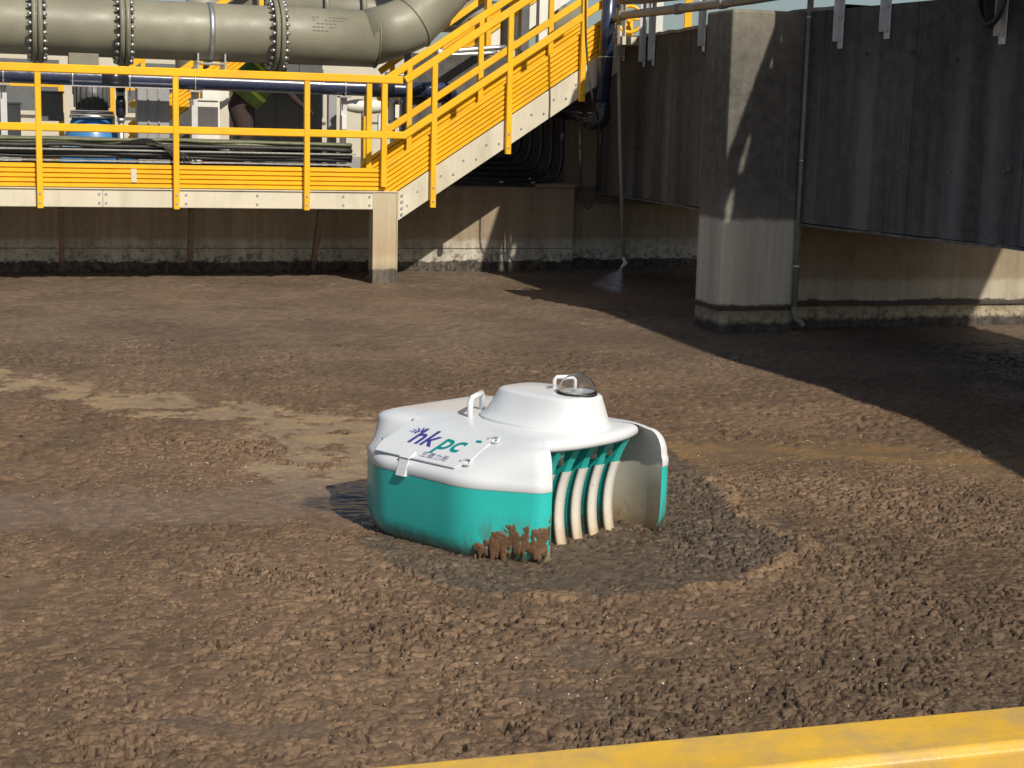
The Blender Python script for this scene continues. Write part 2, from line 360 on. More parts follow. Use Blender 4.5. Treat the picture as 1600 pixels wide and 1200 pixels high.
# knee struts from the beam to the wall foot
for px, bx in ((96,97),(300,296),(503,486)):
    s0, _ = Fp(px, 332, 1.0); sb, _ = Fp(bx, 428, .12)
    MB().bar(F(s0, .95, .70), F(sb, .10, -.12), .075, .05, WD, .006).build('strut', BROWNS, wk)
# foot column (channel section)
fc = thing('walkway_foot_post', F(-.55,1.2,-.3), 'cream channel-section post carrying the walkway corner, dirty at its foot', 'post')
m = MB(); m.fbox(-.655,-.435,1.185,1.20,-.35,.865); m.build('web', POSTM, fc, .003)
for s in (-.665,-.4345): MB().fbox(s, s+.012, 1.03, 1.206, -.35, .866).build('side_flange', POSTM, fc)
MB().fbox(-.67,-.42,1.02,1.21,.867,.877).build('cap_plate', CREAM, fc)

# ------------------------------------------------------------------ staircase
st = thing('yellow_staircase', F(0,.7,.7), 'yellow staircase with cream stringers rising right from the walkway', 'staircase')
K = .668; SE = 1.80
def zl(s, z0): return z0 + (s+.42)*K
for side, o in (('near',1.2),('far',.22)):
    o0, o1 = (o-.06, o) if side == 'near' else (o-.06, o)
    poly = [F(-.42,o0,.60),F(SE,o0,zl(SE,.60)),F(SE,o0,zl(SE,.875)),F(-.42,o0,.875)]
    sg = MB().prism(poly, WN*.06).build('stringer', CREAM, st, .004)
    if side == 'near':
        for k in range(14):
            s = -.33+.1185*k*1.9
            for dz in (.085,.155):
                ss = s + (.10 if dz > .1 else 0)
                if ss < SE-.1: MB().cyl(F(ss,1.199,zl(ss,.60)+dz), F(ss,1.207,zl(ss,.60)+dz), .011, 8).build('bolt', STEEL, sg)
        for z in (.66,.72,.78,.84): MB().cyl(F(-.385,1.2,z), F(-.385,1.21,z), .014, 8).build('bolt', STEEL, sg)
    nrow = 7; ch = .0475
    bays = [(-.56,-.075),(-.075,.66),(.66,1.40),(1.40,SE)] if side == 'near' else [(-.56,.66),(.66,SE)]
    for b0, b1 in bays:
        for k in range(nrow):
            m = MB(); z0 = .885+k*ch*1.0; e = .006
            slat(m, F(b0+e,o-.028,zl(b0+e,z0)), F(b1-e,o-.028,zl(b1-e,z0)), .024, ch*.83, WN); m.build('kick_slat', YEL, st)
        zt = .885+nrow*ch
        MB().prism([F(b0+.004,o-.036,zl(b0,.883)),F(b1-.004,o-.036,zl(b1,.883)),F(b1-.004,o-.036,zl(b1,zt)),F(b0+.004,o-.036,zl(b0,zt))], WN*.006).build('kick_backing', YEL, st)
    for s in (-.088,.655,1.398):
        zb = .73+(s+.088)*K*1.05 if side == 'near' else zl(s,.9)
        pb = MB().bar(F(s,o+.026,zb), F(s,o+.026,zl(s,1.86)), .054, .05, WN, .005).build('post', YEL, st)
        if side == 'near':
            for dz in (.06,.19): MB().cyl(F(s,o+.05,zb+dz), F(s,o+.058,zb+dz), .010, 8).build('bolt', STEEL, pb)
    if side == 'far': MB().bar(F(-.50,o+.026,.92), F(-.50,o+.026,1.90), .054, .05, WN, .005).build('post', YEL, st)
    s0 = -.37
    MB().bar(F(s0,o+.024,zl(s0,1.885)), F(SE,o+.024,zl(SE,1.885)), .05, .072, UP, .008).build('top_rail', YEL, st)
    MB().bar(F(s0,o+.024,zl(s0,1.375)), F(SE,o+.024,zl(SE,1.375)), .048, .068, UP, .008).build('mid_rail', YEL, st)
MB().fbox(1.80,2.05,-.6,1.1,2.34,2.42).build('landing', CREAM, st)
for k in range(7):
    s = -.20+k*.27; z = zl(s,.83)+.03
    MB().fbox(s-.14, s+.14, .225, 1.135, z, z+.035).build('tread', mat('grating_tread', (.16,.15,.12), .8) if k == 0 else bpy.data.materials['grating_tread'], st)

# ------------------------------------------------------------------ large grey pipe
RP = .305; PO = -1.5
bp = thing('large_grey_pipe', F(-1.5,PO,2.43), 'large olive-grey flanged pipe running across the top left', 'pipe')
zc = 2.43
pts = [F(s,PO,zc) for s in (-8,-5,-3,-1,-.05)]
MB().tube(pts, RP, 40).build('pipe_barrel', GREYP, bp)
# mitred elbow rising back to the right
e0 = F(-.05,PO,zc); e1 = F(.38,PO-.05,zc+.20); e2 = F(.78,PO-.12,zc+.62); e3 = F(.98,PO-.16,zc+1.35)
MB().tube([e0-WD*.1,e0.lerp(e1,.5),e1,e1.lerp(e2,.5),e2,e2.lerp(e3,.5),e3,e3+UP*1.5], RP*1.004, 40, smooth=True).build('elbow', GREYP, bp)
for a, d in ((e0, WD), (e1, (e2-e0).normalized()), (e2, (e3-e1).normalized())):
    MB().tube([a-d*.006, a+d*.006], RP*1.036, 40).build('weld_seam', FLANGE, bp)
bolt = MB().cyl(Vector((0,0,-.10)), Vector((0,0,.10)), .013, 6)
bolt.cyl(Vector((0,0,-.085)), Vector((0,0,-.055)), .021, 6); bolt.cyl(Vector((0,0,.055)), Vector((0,0,.085)), .021, 6)
boltme = bolt.mesh('bolt', STEEL)
for s in (-3.63,-2.76,-1.15):
    fl = MB()
    fl.tube([F(s-.052,PO,zc), F(s-.006,PO,zc)], RP+.085, 48).tube([F(s+.006,PO,zc), F(s+.052,PO,zc)], RP+.085, 48).tube([F(s-.006,PO,zc), F(s+.006,PO,zc)], RP+.06, 48)
    fo = fl.build('flange', FLANGE, bp)
    for k in range(24):
        a = 2*math.pi*k/24; c = F(s,PO,zc)+(WN*math.cos(a)+UP*math.sin(a))*(RP+.048)
        b = bpy.data.objects.new('bolt', boltme); link(b, fo)
        b.matrix_world = Matrix.Translation(c) @ WD.to_track_quat('Z','Y').to_matrix().to_4x4()
for s in (-1.86,-5.6):
    MB().tube([F(s-.028,PO,zc), F(s+.028,PO,zc)], RP+.010, 40).build('clamp_band', STEEL, bp)
    m = MB(); m.fbox(s-.15,s-.135,PO-.2,PO+.2,1.95,2.26); m.fbox(s+.135,s+.15,PO-.2,PO+.2,1.95,2.26); m.fbox(s-.15,s+.15,PO-.2,PO+.2,2.09,2.103); m.build('saddle', STEEL, bp)
    MB().fbox(s-.09,s+.09,PO-.12,PO+.12,.885,1.95).build('pedestal', WHITEP, bp)
MB().fbox(-3.32,-3.02,PO-.15,PO+.15,1.98,2.16).build('drain_branch', FLANGE, bp)
# small stencil on the pipe (illegible grey rows)
sten = mat('faded_stencil', (.11,.11,.10), .7)
for r in range(5):
    for k in range(9 - r):
        if random.random() < .2: continue
        s = -.80+.045*k; a = math.radians(38-r*7.5)
        c = F(s,PO,zc)+(WN*math.cos(a)+UP*math.sin(a))*(RP+.0015); t = (UP*math.cos(a)-WN*math.sin(a))
        MB().add([c, c+WD*.034, c+WD*.034+t*.013, c+t*.013], [(0,1,2,3)]).build('stencil_mark', sten, bp)
# second grey pipe behind
b2 = thing('rear_grey_pipe', F(-.8,-3.2,2.75), 'grey flanged pipe glimpsed above and behind the large grey pipe', 'pipe')
MB().tube([F(-1.55,-3.2,2.84),F(.6,-3.2,2.84),F(3,-3.2,2.84)], .20, 28).build('pipe_barrel', GREYP, b2)
MB().tube([F(-1.55,-3.2,2.84),F(-1.75,-3.2,2.80),F(-1.85,-3.2,2.6),F(-1.85,-3.2,.9)], .20, 24).build('elbow', GREYP, b2)
for s in (-1.0,-.3,.15): MB().tube([F(s-.03,-3.2,2.84),F(s+.03,-3.2,2.84)], .27, 28).build('flange', FLANGE, b2)
# ------------------------------------------------------------------ blue-black pipe
bl = thing('blue_black_pipe', F(-2,-.4,1.86), 'glossy blue-black plastic pipe running level behind the yellow guard rail', 'pipe')
MB().tube([F(s,-.4,1.868-.006*s) for s in (-8,-4,-2,0,.25)], .082, 28).build('pipe_barrel', HDPE2, bl)
MB().tube(bez([F(.22,-.4,1.866),F(.42,-.42,1.88),F(.56,-.5,1.80),F(.62,-.55,1.5),F(.62,-.55,.9)],6), .086, 20).build('elbow', HDPE2, bl)
for s0,s1 in ((-3.05,-2.80),(-.36,-.10)): MB().tube([F(s0,-.4,1.868-.006*s0),F(s1,-.4,1.868-.006*s1)], .089, 28).build('coupling', HDPE, bl)
for px in (5,113,202,304,538):
    s, _ = Fp(px, 130, -.4); z = 1.868-.006*s
    hb = MB(); hb.tube([F(s-.008,-.4,z),F(s+.008,-.4,z)], .090, 24); hb.cyl(F(s,-.33,z+.05),F(s,-.33,z-.17),.007,8)
    hb.build('u_clamp', STEEL, bl)
    if px not in (113, 202):
        MB().fbox(s-.03,s+.03,-.46,-.40,.885,z-.088).build('stand_post', ZINC, bl); MB().fbox(s-.06,s+.06,-.47,-.32,z-.105,z-.089).build('stand_bracket', STEEL, bl)
MB().fbox(-3.35,-2.35,-.33,-.28,1.795,1.807).build('support_angle', STEEL, bl)
# ------------------------------------------------------------------ cable trays
def tray(name, o0, o1, z, label, ncab, mats, zh=.014):
    t = thing(name, F(-2.5,o0,z), label, 'cable tray', 'cable trays behind the walkway')
    for o in (o0,o1): MB().fbox(-8,-.62,o-.006,o+.006,z,z+zh).build('side_rail', STEEL, t)
    rung = MB().fbox(-.02,.02,o0,o1,z+.002,z+.014)
    rme = rung.mesh('rung', STEEL)
    for k in range(25):
        r = bpy.data.objects.new('rung', rme); link(r, t); r.matrix_world = Matrix.Translation(WD*(-7.8+k*.29))
    for k in range(ncab):
        r = random.uniform(.013,.021); oo = o0+.02+(o1-o0-.04)*(k+.5)/ncab; zz0 = z+.02+r
        lift = (k % 3)*.030
        pp = [F(s, oo+random.uniform(-.012,.012), zz0+lift+random.uniform(0,.016)) for s in np.arange(-8,-.55,.35)]
        MB().tube(bez(pp,3), r, 8).build('cable', mats[k%len(mats)], t)
    return t
tray('cable_tray', .02, .20, 1.19, 'upper steel cable tray carrying green and black cables behind the walkway', 7, [RUBBER,CABG,CABG])
tray('cable_tray', -.02, .19, 1.085, 'middle steel cable tray with black and grey cables behind the walkway', 8, [RUBBER,DGREY,RUBBER,RUBBER])
tray('cable_tray', .0, .22, .955, 'lowest steel cable tray with thick black cables just above the yellow kick boards', 8, [RUBBER,RUBBER,HDPE])
m = MB()
for k in range(5):
    s = -2.62+.02*k; m.tube(bez([F(s-.35,.15,1.25),F(s-.05,.22,1.31-.01*k),F(s+.12,.24,1.22),F(s+.22+.03*k,.25,1.10)],5), .007, 6)
tag(m.build('loose_cable_bundle', RUBBER), 'loose loop of thin black cables hanging over the trays beside the second rail post', 'cables')
# ------------------------------------------------------------------ plant behind the walkway
pu = thing('pump_unit', F(-3.1,-1.0,.885), 'dark grey ribbed motor on a bright blue pump base behind the walkway', 'pump')
c = F(-3.12,-.9,0)
MB().cyl(c+UP*1.57, c+UP*1.86, .165, 32).build('motor_body', DGREY, pu)
for k in range(20):
    a = 2*math.pi*k/20; d = Vector((math.cos(a),math.sin(a),0)); MB().box(c+d*.16+UP*1.60-d.cross(UP)*.004, d*.022, d.cross(UP)*.008, UP*.24).build('cooling_fin', DGREY, pu)
MB().cyl(c+UP*1.53, c+UP*1.565, .215, 32).build('flange', STEEL, pu); MB().cyl(c+UP*1.49, c+UP*1.525, .225, 32).build('flange', STEEL, pu)
m = MB(); m.tube([c+UP*.89, c+UP*1.15, c+UP*1.33, c+UP*1.49], [.30,.30,.27,.20], 20); m.build('pump_base', BLUEP, pu)
MB().fbox(-3.45,-2.75,-1.05,-.62,.89,1.22).build('base_block', BLUEP, pu, .02)
va = thing('air_valve', F(-2.85,-.6,1.2), 'black air valve with steel collars beside the ribbed motor', 'valve')
c = F(-2.86,-.55,0)
MB().tube([c+UP*.89,c+UP*1.5], .03, 14).build('riser', STEEL, va)
MB().tube([c+UP*1.50,c+UP*1.54,c+UP*1.66,c+UP*1.72], [.035,.05,.05,.04], 16).build('valve_body', HDPE, va)
MB().tube([c+UP*1.72,c+UP*1.76], .045, 16).build('collar', STEEL, va); MB().tube([c+UP*1.46,c+UP*1.50], .042, 16).build('collar', STEEL, va)
MB().tube([c+UP*1.76,c+UP*1.80,c+UP*1.83], [.045,.05,.03], 16).build('cap', HDPE, va)
def cabinet(name, s0, s1, o, z0, z1, mt, label, ribs=0, dep=.3, cat='cabinet'):
    t = thing(name, F((s0+s1)/2,o,z0), label, cat)
    MB().fbox(s0,s1,o-dep,o,z0,z1).build('body', mt, t, .008)
    for k in range(ribs):
        s = s0+(s1-s0)*(k+1)/(ribs+1); MB().fbox(s-.008,s+.008,o+.001,o+.014,z0,z1-.01).build('rib', mt, t)
    MB().fbox(s0-.012,s1+.012,o-dep-.012,o+.018,z1+.001,z1+.02).build('lid', mt, t)
    return t
cabinet('steel_duct', -2.68,-2.36,-.75,.885,1.84, MGREY, 'ribbed grey steel duct standing left of the second rail post', 2, .3, 'duct')
cabinet('electrical_cabinet', -2.12,-1.86,-.8,.885,1.70, WHITEP, 'plain white electrical cabinet right of the second rail post')
cabinet('electrical_cabinet', -1.52,-1.36,-2.2,.885,2.0, MGREY, 'narrow grey cabinet left of the third rail post')
cabinet('electrical_cabinet', -1.22,-.42,-2.6,.885,2.2, DGREY, 'dark grey cabinet in shade right of the third rail post', 2)
cabinet('electrical_cabinet', -4.15,-3.80,-2.4,.885,1.62, MGREY, 'small grey cabinet behind the first yellow post at far left')
cabinet('control_box', -3.62,-3.36,-2.1,1.45,1.75, DGREY, 'small dark grey control box left of the ribbed motor', 0, .15, 'box')
cabinet('crate', -2.06,-1.70,-.45,.885,1.10, REDP, 'red box half hidden behind the lowest cable tray', 0, .2, 'box')
# background guard rails
def rail_run(name, s0, s1, o, z0, label, n=3, dirv=None):
    t = thing(name, F(s0,o,z0), label, 'railing')
    for k in range(n):
        s = s0+(s1-s0)*k/(n-1); MB().bar(F(s,o,z0), F(s,o,z0+1.0), .06, .06, WN).build('post', YEL, t)
    for z in (.98,.5): MB().bar(F(s0-.03,o,z0+z), F(s1+.03,o,z0+z), .05, .07).build('rail', YEL, t)
    MB().fbox(s0,s1,o-.01,o+.01,z0+.02,z0+.18).build('kick_plate', YEL, t)
rail_run('background_guard_rail', -6.5,-3.35,-3.0,.885, 'yellow guard rail in the plant behind the ribbed motor at left', 4)
rail_run('background_guard_rail', -2.75,-1.95,-3.6,.885, 'short yellow guard rail behind the ribbed grey duct', 2)
# rear stairs seen between the cabinets
def rear_stair(name, s0, z0, o, run, label, k=.72):
    t = thing(name, F(s0,o,z0), label, 'staircase')
    MB().prism([F(s0,o,z0),F(s0+run,o,z0+run*k),F(s0+run,o,z0+run*k+.26),F(s0,o,z0+.26)], WN*.05).build('stringer', WHITEP, t)
    for j in range(6):
        m = MB(); z = z0+.27+j*.05; slat(m, F(s0,o+.03,z), F(s0+run,o+.03,z+run*k), .02, .045, WN); m.build('kick_slat', YEL, t)
    for s in (s0+.15,s0+run*.5,s0+run-.1): MB().bar(F(s,o+.075,z0+(s-s0)*k+.1), F(s,o+.075,z0+(s-s0)*k+1.2), .05, .05, WN).build('post', YEL, t)
    for z in (1.2,.75): MB().bar(F(s0,o+.08,z0+z), F(s0+run,o+.08,z0+run*k+z), .05, .07).build('rail', YEL, t)
    for j in range(int(run/.25)): MB().fbox(s0+.25*j,s0+.25*j+.28,o-.7,o-.005,z0+.15+.25*j*k,z0+.18+.25*j*k).build('tread', STEEL, t)
rear_stair('rear_staircase', -2.6,.885,-2.9,1.6, 'yellow and white stair flight in the plant between the grey duct and white cabinet')
rear_stair('rear_staircase', .15,1.35,-2.2,2.6, 'second yellow stair flight seen through the rails of the main staircase')
# posts and plant above the main stairs
def column(name, px, py0, py1, o, w, mt, label, cat='post', extra=0.0):
    s, z1 = Fp(px, py0, o); _, z0 = Fp(px, py1, o)
    t = thing(name, F(s,o,.885), label, cat)
    MB().fbox(s-w/2,s+w/2,o-.12,o,.885,z1+extra).build('shaft', mt, t, .006)
    MB().fbox(s-w*.7,s+w*.7,o-.15,o+.03,.883,.905).build('base_plate', STEEL, t)
column('white_column', 853,0,60,-1.6,.15,WHITEP,'broad white column rising behind the upper stair rails','column',.8)
column('grey_column', 822,0,60,-1.8,.10,DGREY,'dark grey column beside the white column behind the upper stair rails','column',.8)
column('dark_column', 792,0,60,-1.7,.07,HDPE,'slim black standpipe behind the upper stair rails','column',.8)
column('yellow_ladder_post', 765,0,60,-1.9,.06,YEL,'yellow post just left of the slim black standpipe behind the stairs','post',.8)
column('yellow_ladder_post', 815,0,60,-2.3,.06,YEL,'yellow post between the grey and black columns behind the stairs','post',.8)
column('leaning_rail_post', 538,180,222,-.30,.05,WHITEP,'short white post standing in the cable tray right of the third rail post','post',0)
column('grey_upright', 520,140,220,-3.3,.10,MGREY,'pale grey upright in the shade right of the third rail post','post',0)
column('yellow_upright', 577,150,220,-1.3,.07,YEL,'stout yellow upright left of the staircase foot','post',0)
column('yellow_stub', 572,182,212,-.1,.05,YEL,'short yellow stub post at the staircase foot','post',0)
# white tank end seen at foot of stair
tk = thing('white_vessel', F(-.55,-1.9,.885), 'shiny white rounded vessel behind the staircase foot', 'vessel')
c = F(-.06,-1.9,1.70)
MB().tube([c-WD*.25,c-WD*.2,c-WD*.1,c+WD*.1,c+WD*.2,c+WD*.25],[.03,.06,.08,.08,.06,.03],24).build('shell', WHITEP, tk); MB().fbox(-.1,-.02,-1.95,-1.85,.885,1.63).build('leg', STEEL, tk)
# pipework clutter on top of stairs
pr = thing('steel_pipe_rack', F(.3,-1.1,.885), 'cluster of small steel pipes and valves behind the middle of the staircase', 'pipes')
for k in range(6):
    s = .05+.12*k; MB().tube(bez([F(s,-1.0-.08*k,.9),F(s,-1.0-.08*k,1.9+.06*k),F(s+.12,-1.02-.08*k,2.02+.06*k),F(s+.8,-1.05-.08*k,2.05+.07*k)],5), .028, 12).build('pipe', STEEL if k%3 else WHITEP, pr)
    MB().tube([F(s,-1.0-.08*k,1.72),F(s,-1.0-.08*k,1.77)], .055, 14).build('flange', STEEL, pr)
# far buildings
fb = thing('far_building', F(-4,-14,.88), 'low cream building wall far behind the pipes', 'building')
MB().fbox(-16,6,-20,-14,.88,3.0).build('wall', BEIGE, fb)
for s in (-9,-6.6,-4.2,-1.8,.6,3.0): 
    w = MB().fbox(s,s+1.2,-13.995,-13.97,1.6,2.5).build('window', DGREY, fb); MB().fbox(s-.06,s+1.26,-13.99,-13.93,1.52,1.595).build('sill', BEIGE, w)
fb2 = thing('pale_block_wall', F(4,-4,.88), 'pale block wall beyond the top of the channel wall', 'wall')
MB().fbox(3.0,9.5,-4.4,-4.0,.88,2.62).build('wall', BEIGE, fb2)
MB().fbox(2.95,9.5,-4.45,-3.95,2.622,2.66).build('coping', WHITEP, fb2)
# ------------------------------------------------------------------ worker behind the pipes
def person(base, face):
    t = thing('person', base, 'person in green high-visibility vest and dark brown trousers bending behind the pipes', 'person')
    fx = face.normalized(); sx = fx.cross(UP)
    def q(f, s, z): return base+fx*f+sx*s+UP*z
    J = {'pel':(0,0,.86,.19),'sp':(.16,0,1.06,.15),'ch':(.36,0,1.24,.17),'nk':(.50,0,1.34,.065),'hd':(.60,0,1.42,.10),'ht':(.68,0,1.52,.075)}
    E = [('pel','sp'),('sp','ch'),('ch','nk'),('nk','hd'),('hd','ht')]
    for sg, nm in ((1,'l'),(-1,'r')):
        J.update({nm+'hip':(0,.10*sg,.78,.15),nm+'kn':(.08,.15*sg,.46,.10),nm+'an':(-.02,.17*sg,.08,.052),nm+'to':(.15,.19*sg,.035,.04),
                  nm+'sh':(.40,.19*sg,1.25,.075),nm+'el':(.50,.27*sg,.99,.052),nm+'wr':(.66,.22*sg,.83,.036),nm+'ha':(.73,.20*sg,.78,.030)})
        E += [('pel',nm+'hip'),(nm+'hip',nm+'kn'),(nm+'kn',nm+'an'),(nm+'an',nm+'to'),('ch',nm+'sh'),(nm+'sh',nm+'el'),(nm+'el',nm+'wr'),(nm+'wr',nm+'ha')]
        for i,(a,b) in enumerate(((.05,-.03),(.075,-.012),(.08,.005),(.07,.022))):
            J[nm+'f%d'%i] = (.73+a,.20*sg+b,.74,.009); J[nm+'g%d'%i] = (.73+a*1.3,.20*sg+b*1.1,.70,.008)
            E += [(nm+'ha',nm+'f%d'%i),(nm+'f%d'%i,nm+'g%d'%i)]
        J[nm+'t'] = (.73,.16*sg,.75,.010); E.append((nm+'ha',nm+'t'))
    names = list(J); me = bpy.data.meshes.new('body')
    me.from_pydata([q(*J[n][:3]) for n in names], [(names.index(a),names.index(b)) for a,b in E], [])
    ob = bpy.data.objects.new('body', me); link(ob, t)
    sk = ob.modifiers.new('skin','SKIN'); sk.use_smooth_shade = True
    for i, n in enumerate(names):
        sv = me.skin_vertices[0].data[i]; sv.radius = (J[n][3],J[n][3]); sv.use_root = (n == 'pel')
    sb = ob.modifiers.new('sub','SUBSURF'); sb.levels = 1; sb.render_levels = 2
    me.materials.append(mat('dark_brown_workwear', (.035,.020,.017), .85, var=.2, scale=14))
    vest = MB(); vest.tube([q(.02,0,.88),q(.10,0,.98),q(.17,0,1.07),q(.36,0,1.25),q(.46,0,1.31)], [.225,.225,.215,.21,.12], 20)
    vo = vest.build('vest', mat('green_vest', (.12,.20,.05), .8, var=.25, scale=10), t)
    hv = mat('lime_reflective', (.42,.62,.06), .6)
    for (a,b,r) in (((.09,.97),(.12,1.005),.229),((.27,1.16),(.30,1.195),.217)):
        MB().tube([q(a[0],0,a[1]),q(b[0],0,b[1])], r, 20).build('stripe', hv, vo)
    h = MB(); h.tube([q(.62,0,1.46),q(.66,0,1.51),q(.70,0,1.56),q(.72,0,1.585)], [.125,.12,.09,.03], 18); h.build('helmet', WHITEP, t)
    return t
sp, _ = Fp(392, 160, -2.1); person(F(sp-.12,-2.1,.885), WD*.9+WN*.2)
# ------------------------------------------------------------------ pipework right of the stairs
vp = thing('black_downpipe', F(1.62,1.3,1.5), 'glossy black drain pipe dropping beside the staircase top to an elbow', 'pipe')
sa1, za1 = Fp(941,165,1.30); sa0, za0 = Fp(957,-60,1.30); t0, t1 = F(sa0,1.30,za0), F(sa1,1.30,za1); se_, ze_ = Fp(938,185,1.30)
MB().tube([t0, t1], .072, 24).build('pipe_barrel', HDPE2, vp)
MB().tube([t1-(t1-t0).normalized()*.03, t1+UP*-.04], .082, 24).build('coupling', HDPE, vp)
c = F(se_,1.30,ze_); MB().tube(bez([t1-UP*.02, c+Vector((.01,0,.0)), c+Vector((-.06,.03,-.03)), c+Vector((-.10,.10,-.02))],6), .084, 20).build('elbow', HDPE, vp)
MB().tube([c+Vector((-.09,.03,-.02)), c+Vector((-.22,.45,.02)), c+Vector((-.42,1.1,.05))], .05, 18).build('branch', HDPE, vp)
m = MB(); cl = t0.lerp(t1,.66); m.tube([cl+UP*.006, cl-UP*.006], .077, 24); m.cyl(cl+Vector((.07,0,0)), cl+Vector((.22,.1,0)), .008, 8); m.build('pipe_clip', STEEL, vp)
hs = thing('hanging_hose', P(926,260,15.0), 'thin black hose looping down beside the black drain pipe', 'hose')
MB().tube(bez([P(915,-5,15.0),P(916,70,15.0),P(925,150,14.95),P(937,200,15.3),P(934,270,15.5),P(926,315,15.6),P(917,325,15.6),P(908,300,15.6),P(906,250,15.5),P(905,190,15.5)],8), .010, 8).build('hose_line', RUBBER, hs)
# conduits under the stairs
cd = thing('conduit_bank', F(1.2,-.2,.95), 'bank of black conduits bending upward below the staircase', 'conduits')
for k in range(5):
    z = .955+.055*k; sx_ = 1.62-.10*k; o = .07-.05*k
    MB().tube(bez([F(-.2,o,z),F(.6,o,z),F(sx_-.22,o,z),F(sx_-.06,o,z+.05),F(sx_,o,z+.22),F(sx_,o,z+.5),F(sx_,o,2.3)],6), .026, 10).build('conduit', HDPE, cd)
for s in (.35,.95,1.30): MB().fbox(s-.02,s+.02,-.22,.11,.932,.95).build('strut_channel', STEEL, cd)
bk = thing('dark_plant_wall', F(1.6,-.6,.885), 'dark stained wall behind the conduits under the stairs', 'wall')
MB().fbox(.1,2.6,-.75,-.45,.886,2.25).build('wall', LAUN, bk)
# rail pipe along the channel wall top
hp = thing('grey_rail_pipe', P(1100,15,13.5), 'grey pipe running along the top of the channel wall', 'pipe')
pa = [P(958,31,15.6),P(972,24,15.3),P(1060,14,14.0),P(1130,5,13.2),P(1180,-2,12.6),P(1300,-22,11.6)]
MB().tube(pa, .040, 16).build('pipe_barrel', mat('grey_pvc', (.26,.235,.20), .5), hp)
for i in (1,2,3): MB().tube([pa[i]-(pa[i+1]-pa[i]).normalized()*.05, pa[i]+(pa[i+1]-pa[i]).normalized()*.05], .048, 16).build('coupling', bpy.data.materials['grey_pvc'], hp)
up_ = thing('upper_grey_pipe', P(965,2,15.8), 'thick grey pipe end at the very top beside the black drain pipe', 'pipe')
MB().tube([P(952,-3,15.9),P(1000,-4,15.5),P(1090,-14,14.5)], .065, 16).build('pipe_barrel', bpy.data.materials['grey_pvc'], up_)
MB().tube([P(966,8,15.9),P(966,40,15.9)], .05, 14).build('drop_fitting', STEEL, up_)
# flat bar brackets on the wall
blab = {964:'short white bracket bar beside the black drain pipe',995:'left of the two close white bracket bars on the channel wall',1009:'right of the two close white bracket bars on the channel wall',1084:'white bracket bar just left of the concrete pillar',1288:'white bracket bar just right of the concrete pillar',1357:'grey bracket bar, second right of the pillar',1530:'cream bracket bar beside the coiled black hose at far right'}
for px, pb in ((964,94),(995,104),(1009,102),(1084,80),(1288,75),(1357,60),(1530,68)):
    a = wall_at_px(px); p, nn = wallpt(a); q = P(px, pb, p.y-.03); d = wallpt(a+.03)[0]-wallpt(a-.03)[0]; d.normalize()
    t = thing('rail_bracket', q, blab[px], 'bracket', 'brackets on the channel wall')
    o0 = Vector((p.x,p.y,q.z)) - nn*.006
    MB().box(o0-d*.03-nn*.010, d*.06, nn*.009, UP*1.25).build('flat_bar', ZINC, t, .002)
    MB().box(o0-d*.03-nn*.055+UP*.05, d*.008, nn*.046, UP*1.2).build('stiffener', ZINC, t, .002)
    for dz in (.06,.22): MB().cyl(o0-nn*.010+d*.008+UP*dz, o0-nn*.024+d*.008+UP*dz, .011, 8).build('bolt', STEEL, t)
# yellow hand wheel
hw = thing('yellow_hand_wheel', P(982,32,16.3), 'yellow valve hand wheel behind the wall top beside the drain pipe', 'valve')
c = P(984,30,16.3)
MB().tube([c+(Vector((math.cos(a),0,math.sin(a)))*.13) for a in np.linspace(0,2*math.pi,25)], .018, 8).build('rim', YEL, hw)
for a in (0,2.1,4.2): MB().cyl(c, c+Vector((math.cos(a),0,math.sin(a)))*.13, .012, 8).build('spoke', YEL, hw)
MB().cyl(c-UP*.0+Vector((0,-.03,0)), c+Vector((0,.2,0)), .03, 12).build('hub', YEL, hw); MB().cyl(c+Vector((0,.2,0)), c+Vector((0,.2,-1.2)), .05, 12).build('stem', YEL, hw)
for px, lab in ((1030,'left'),(1075,'right')):
    q = P(px,40,17.5); t = thing('white_rail_post', q, ('pale' if lab=='left' else 'yellow')+' upright against the sky above the channel wall', 'post')
    MB().box(Vector((q.x-.04,q.y,.9)), Vector((.08,0,0)), Vector((0,.06,0)), UP*2.4).build('shaft', WHITEP if lab=='left' else YEL, t, .004); MB().box(Vector((q.x-.08,q.y-.04,.884)), Vector((.16,0,0)), Vector((0,.14,0)), UP*.014).build('base_plate', STEEL, t)
# pillar down pipe
dp = thing('pillar_downpipe', P(1235,490,11.7), 'slim grey downpipe fixed to the right edge of the pillar', 'pipe')
pc_ = F(1.762,5.10,0)
MB().tube([pc_+UP*2.9,pc_+UP*1.2,pc_+UP*.20], .024, 16).build('pipe_barrel', mat('weathered_grey_pipe', (.21,.20,.175), .5, dirt=(.08,.07,.06), dirt_amt=.5), dp)
MB().tube(bez([pc_+UP*.21,pc_+UP*.15,pc_+WD*.02+UP*.10,pc_+WD*.06+UP*.08,pc_+WD*.08+UP*.05],5), .022, 14).build('elbow', bpy.data.materials['weathered_grey_pipe'], dp)
for z in (2.36,1.3,.5): MB().tube([pc_+UP*z,pc_+UP*(z+.02)], .029, 16).build('pipe_clip', STEEL, dp)
# hose coil
hc = thing('black_hose_coil', P(1515,20,10.2), 'coil of black hose hanging on the channel wall at top right', 'hose')
a = wall_at_px(1515); p, nn = wallpt(a); d = (wallpt(a+.03)[0]-wallpt(a-.03)[0]).normalized()
for k in range(4):
    c = Vector((p.x,p.y,2.38+.02*k))-nn*(.04+.03*k)+d*.03*k
    MB().tube([c+d*math.sin(t)*(.10+.01*k)+UP*math.cos(t)*(.17+.02*k) for t in np.linspace(0,2*math.pi,25)], .017, 8).build('loop', RUBBER, hc)
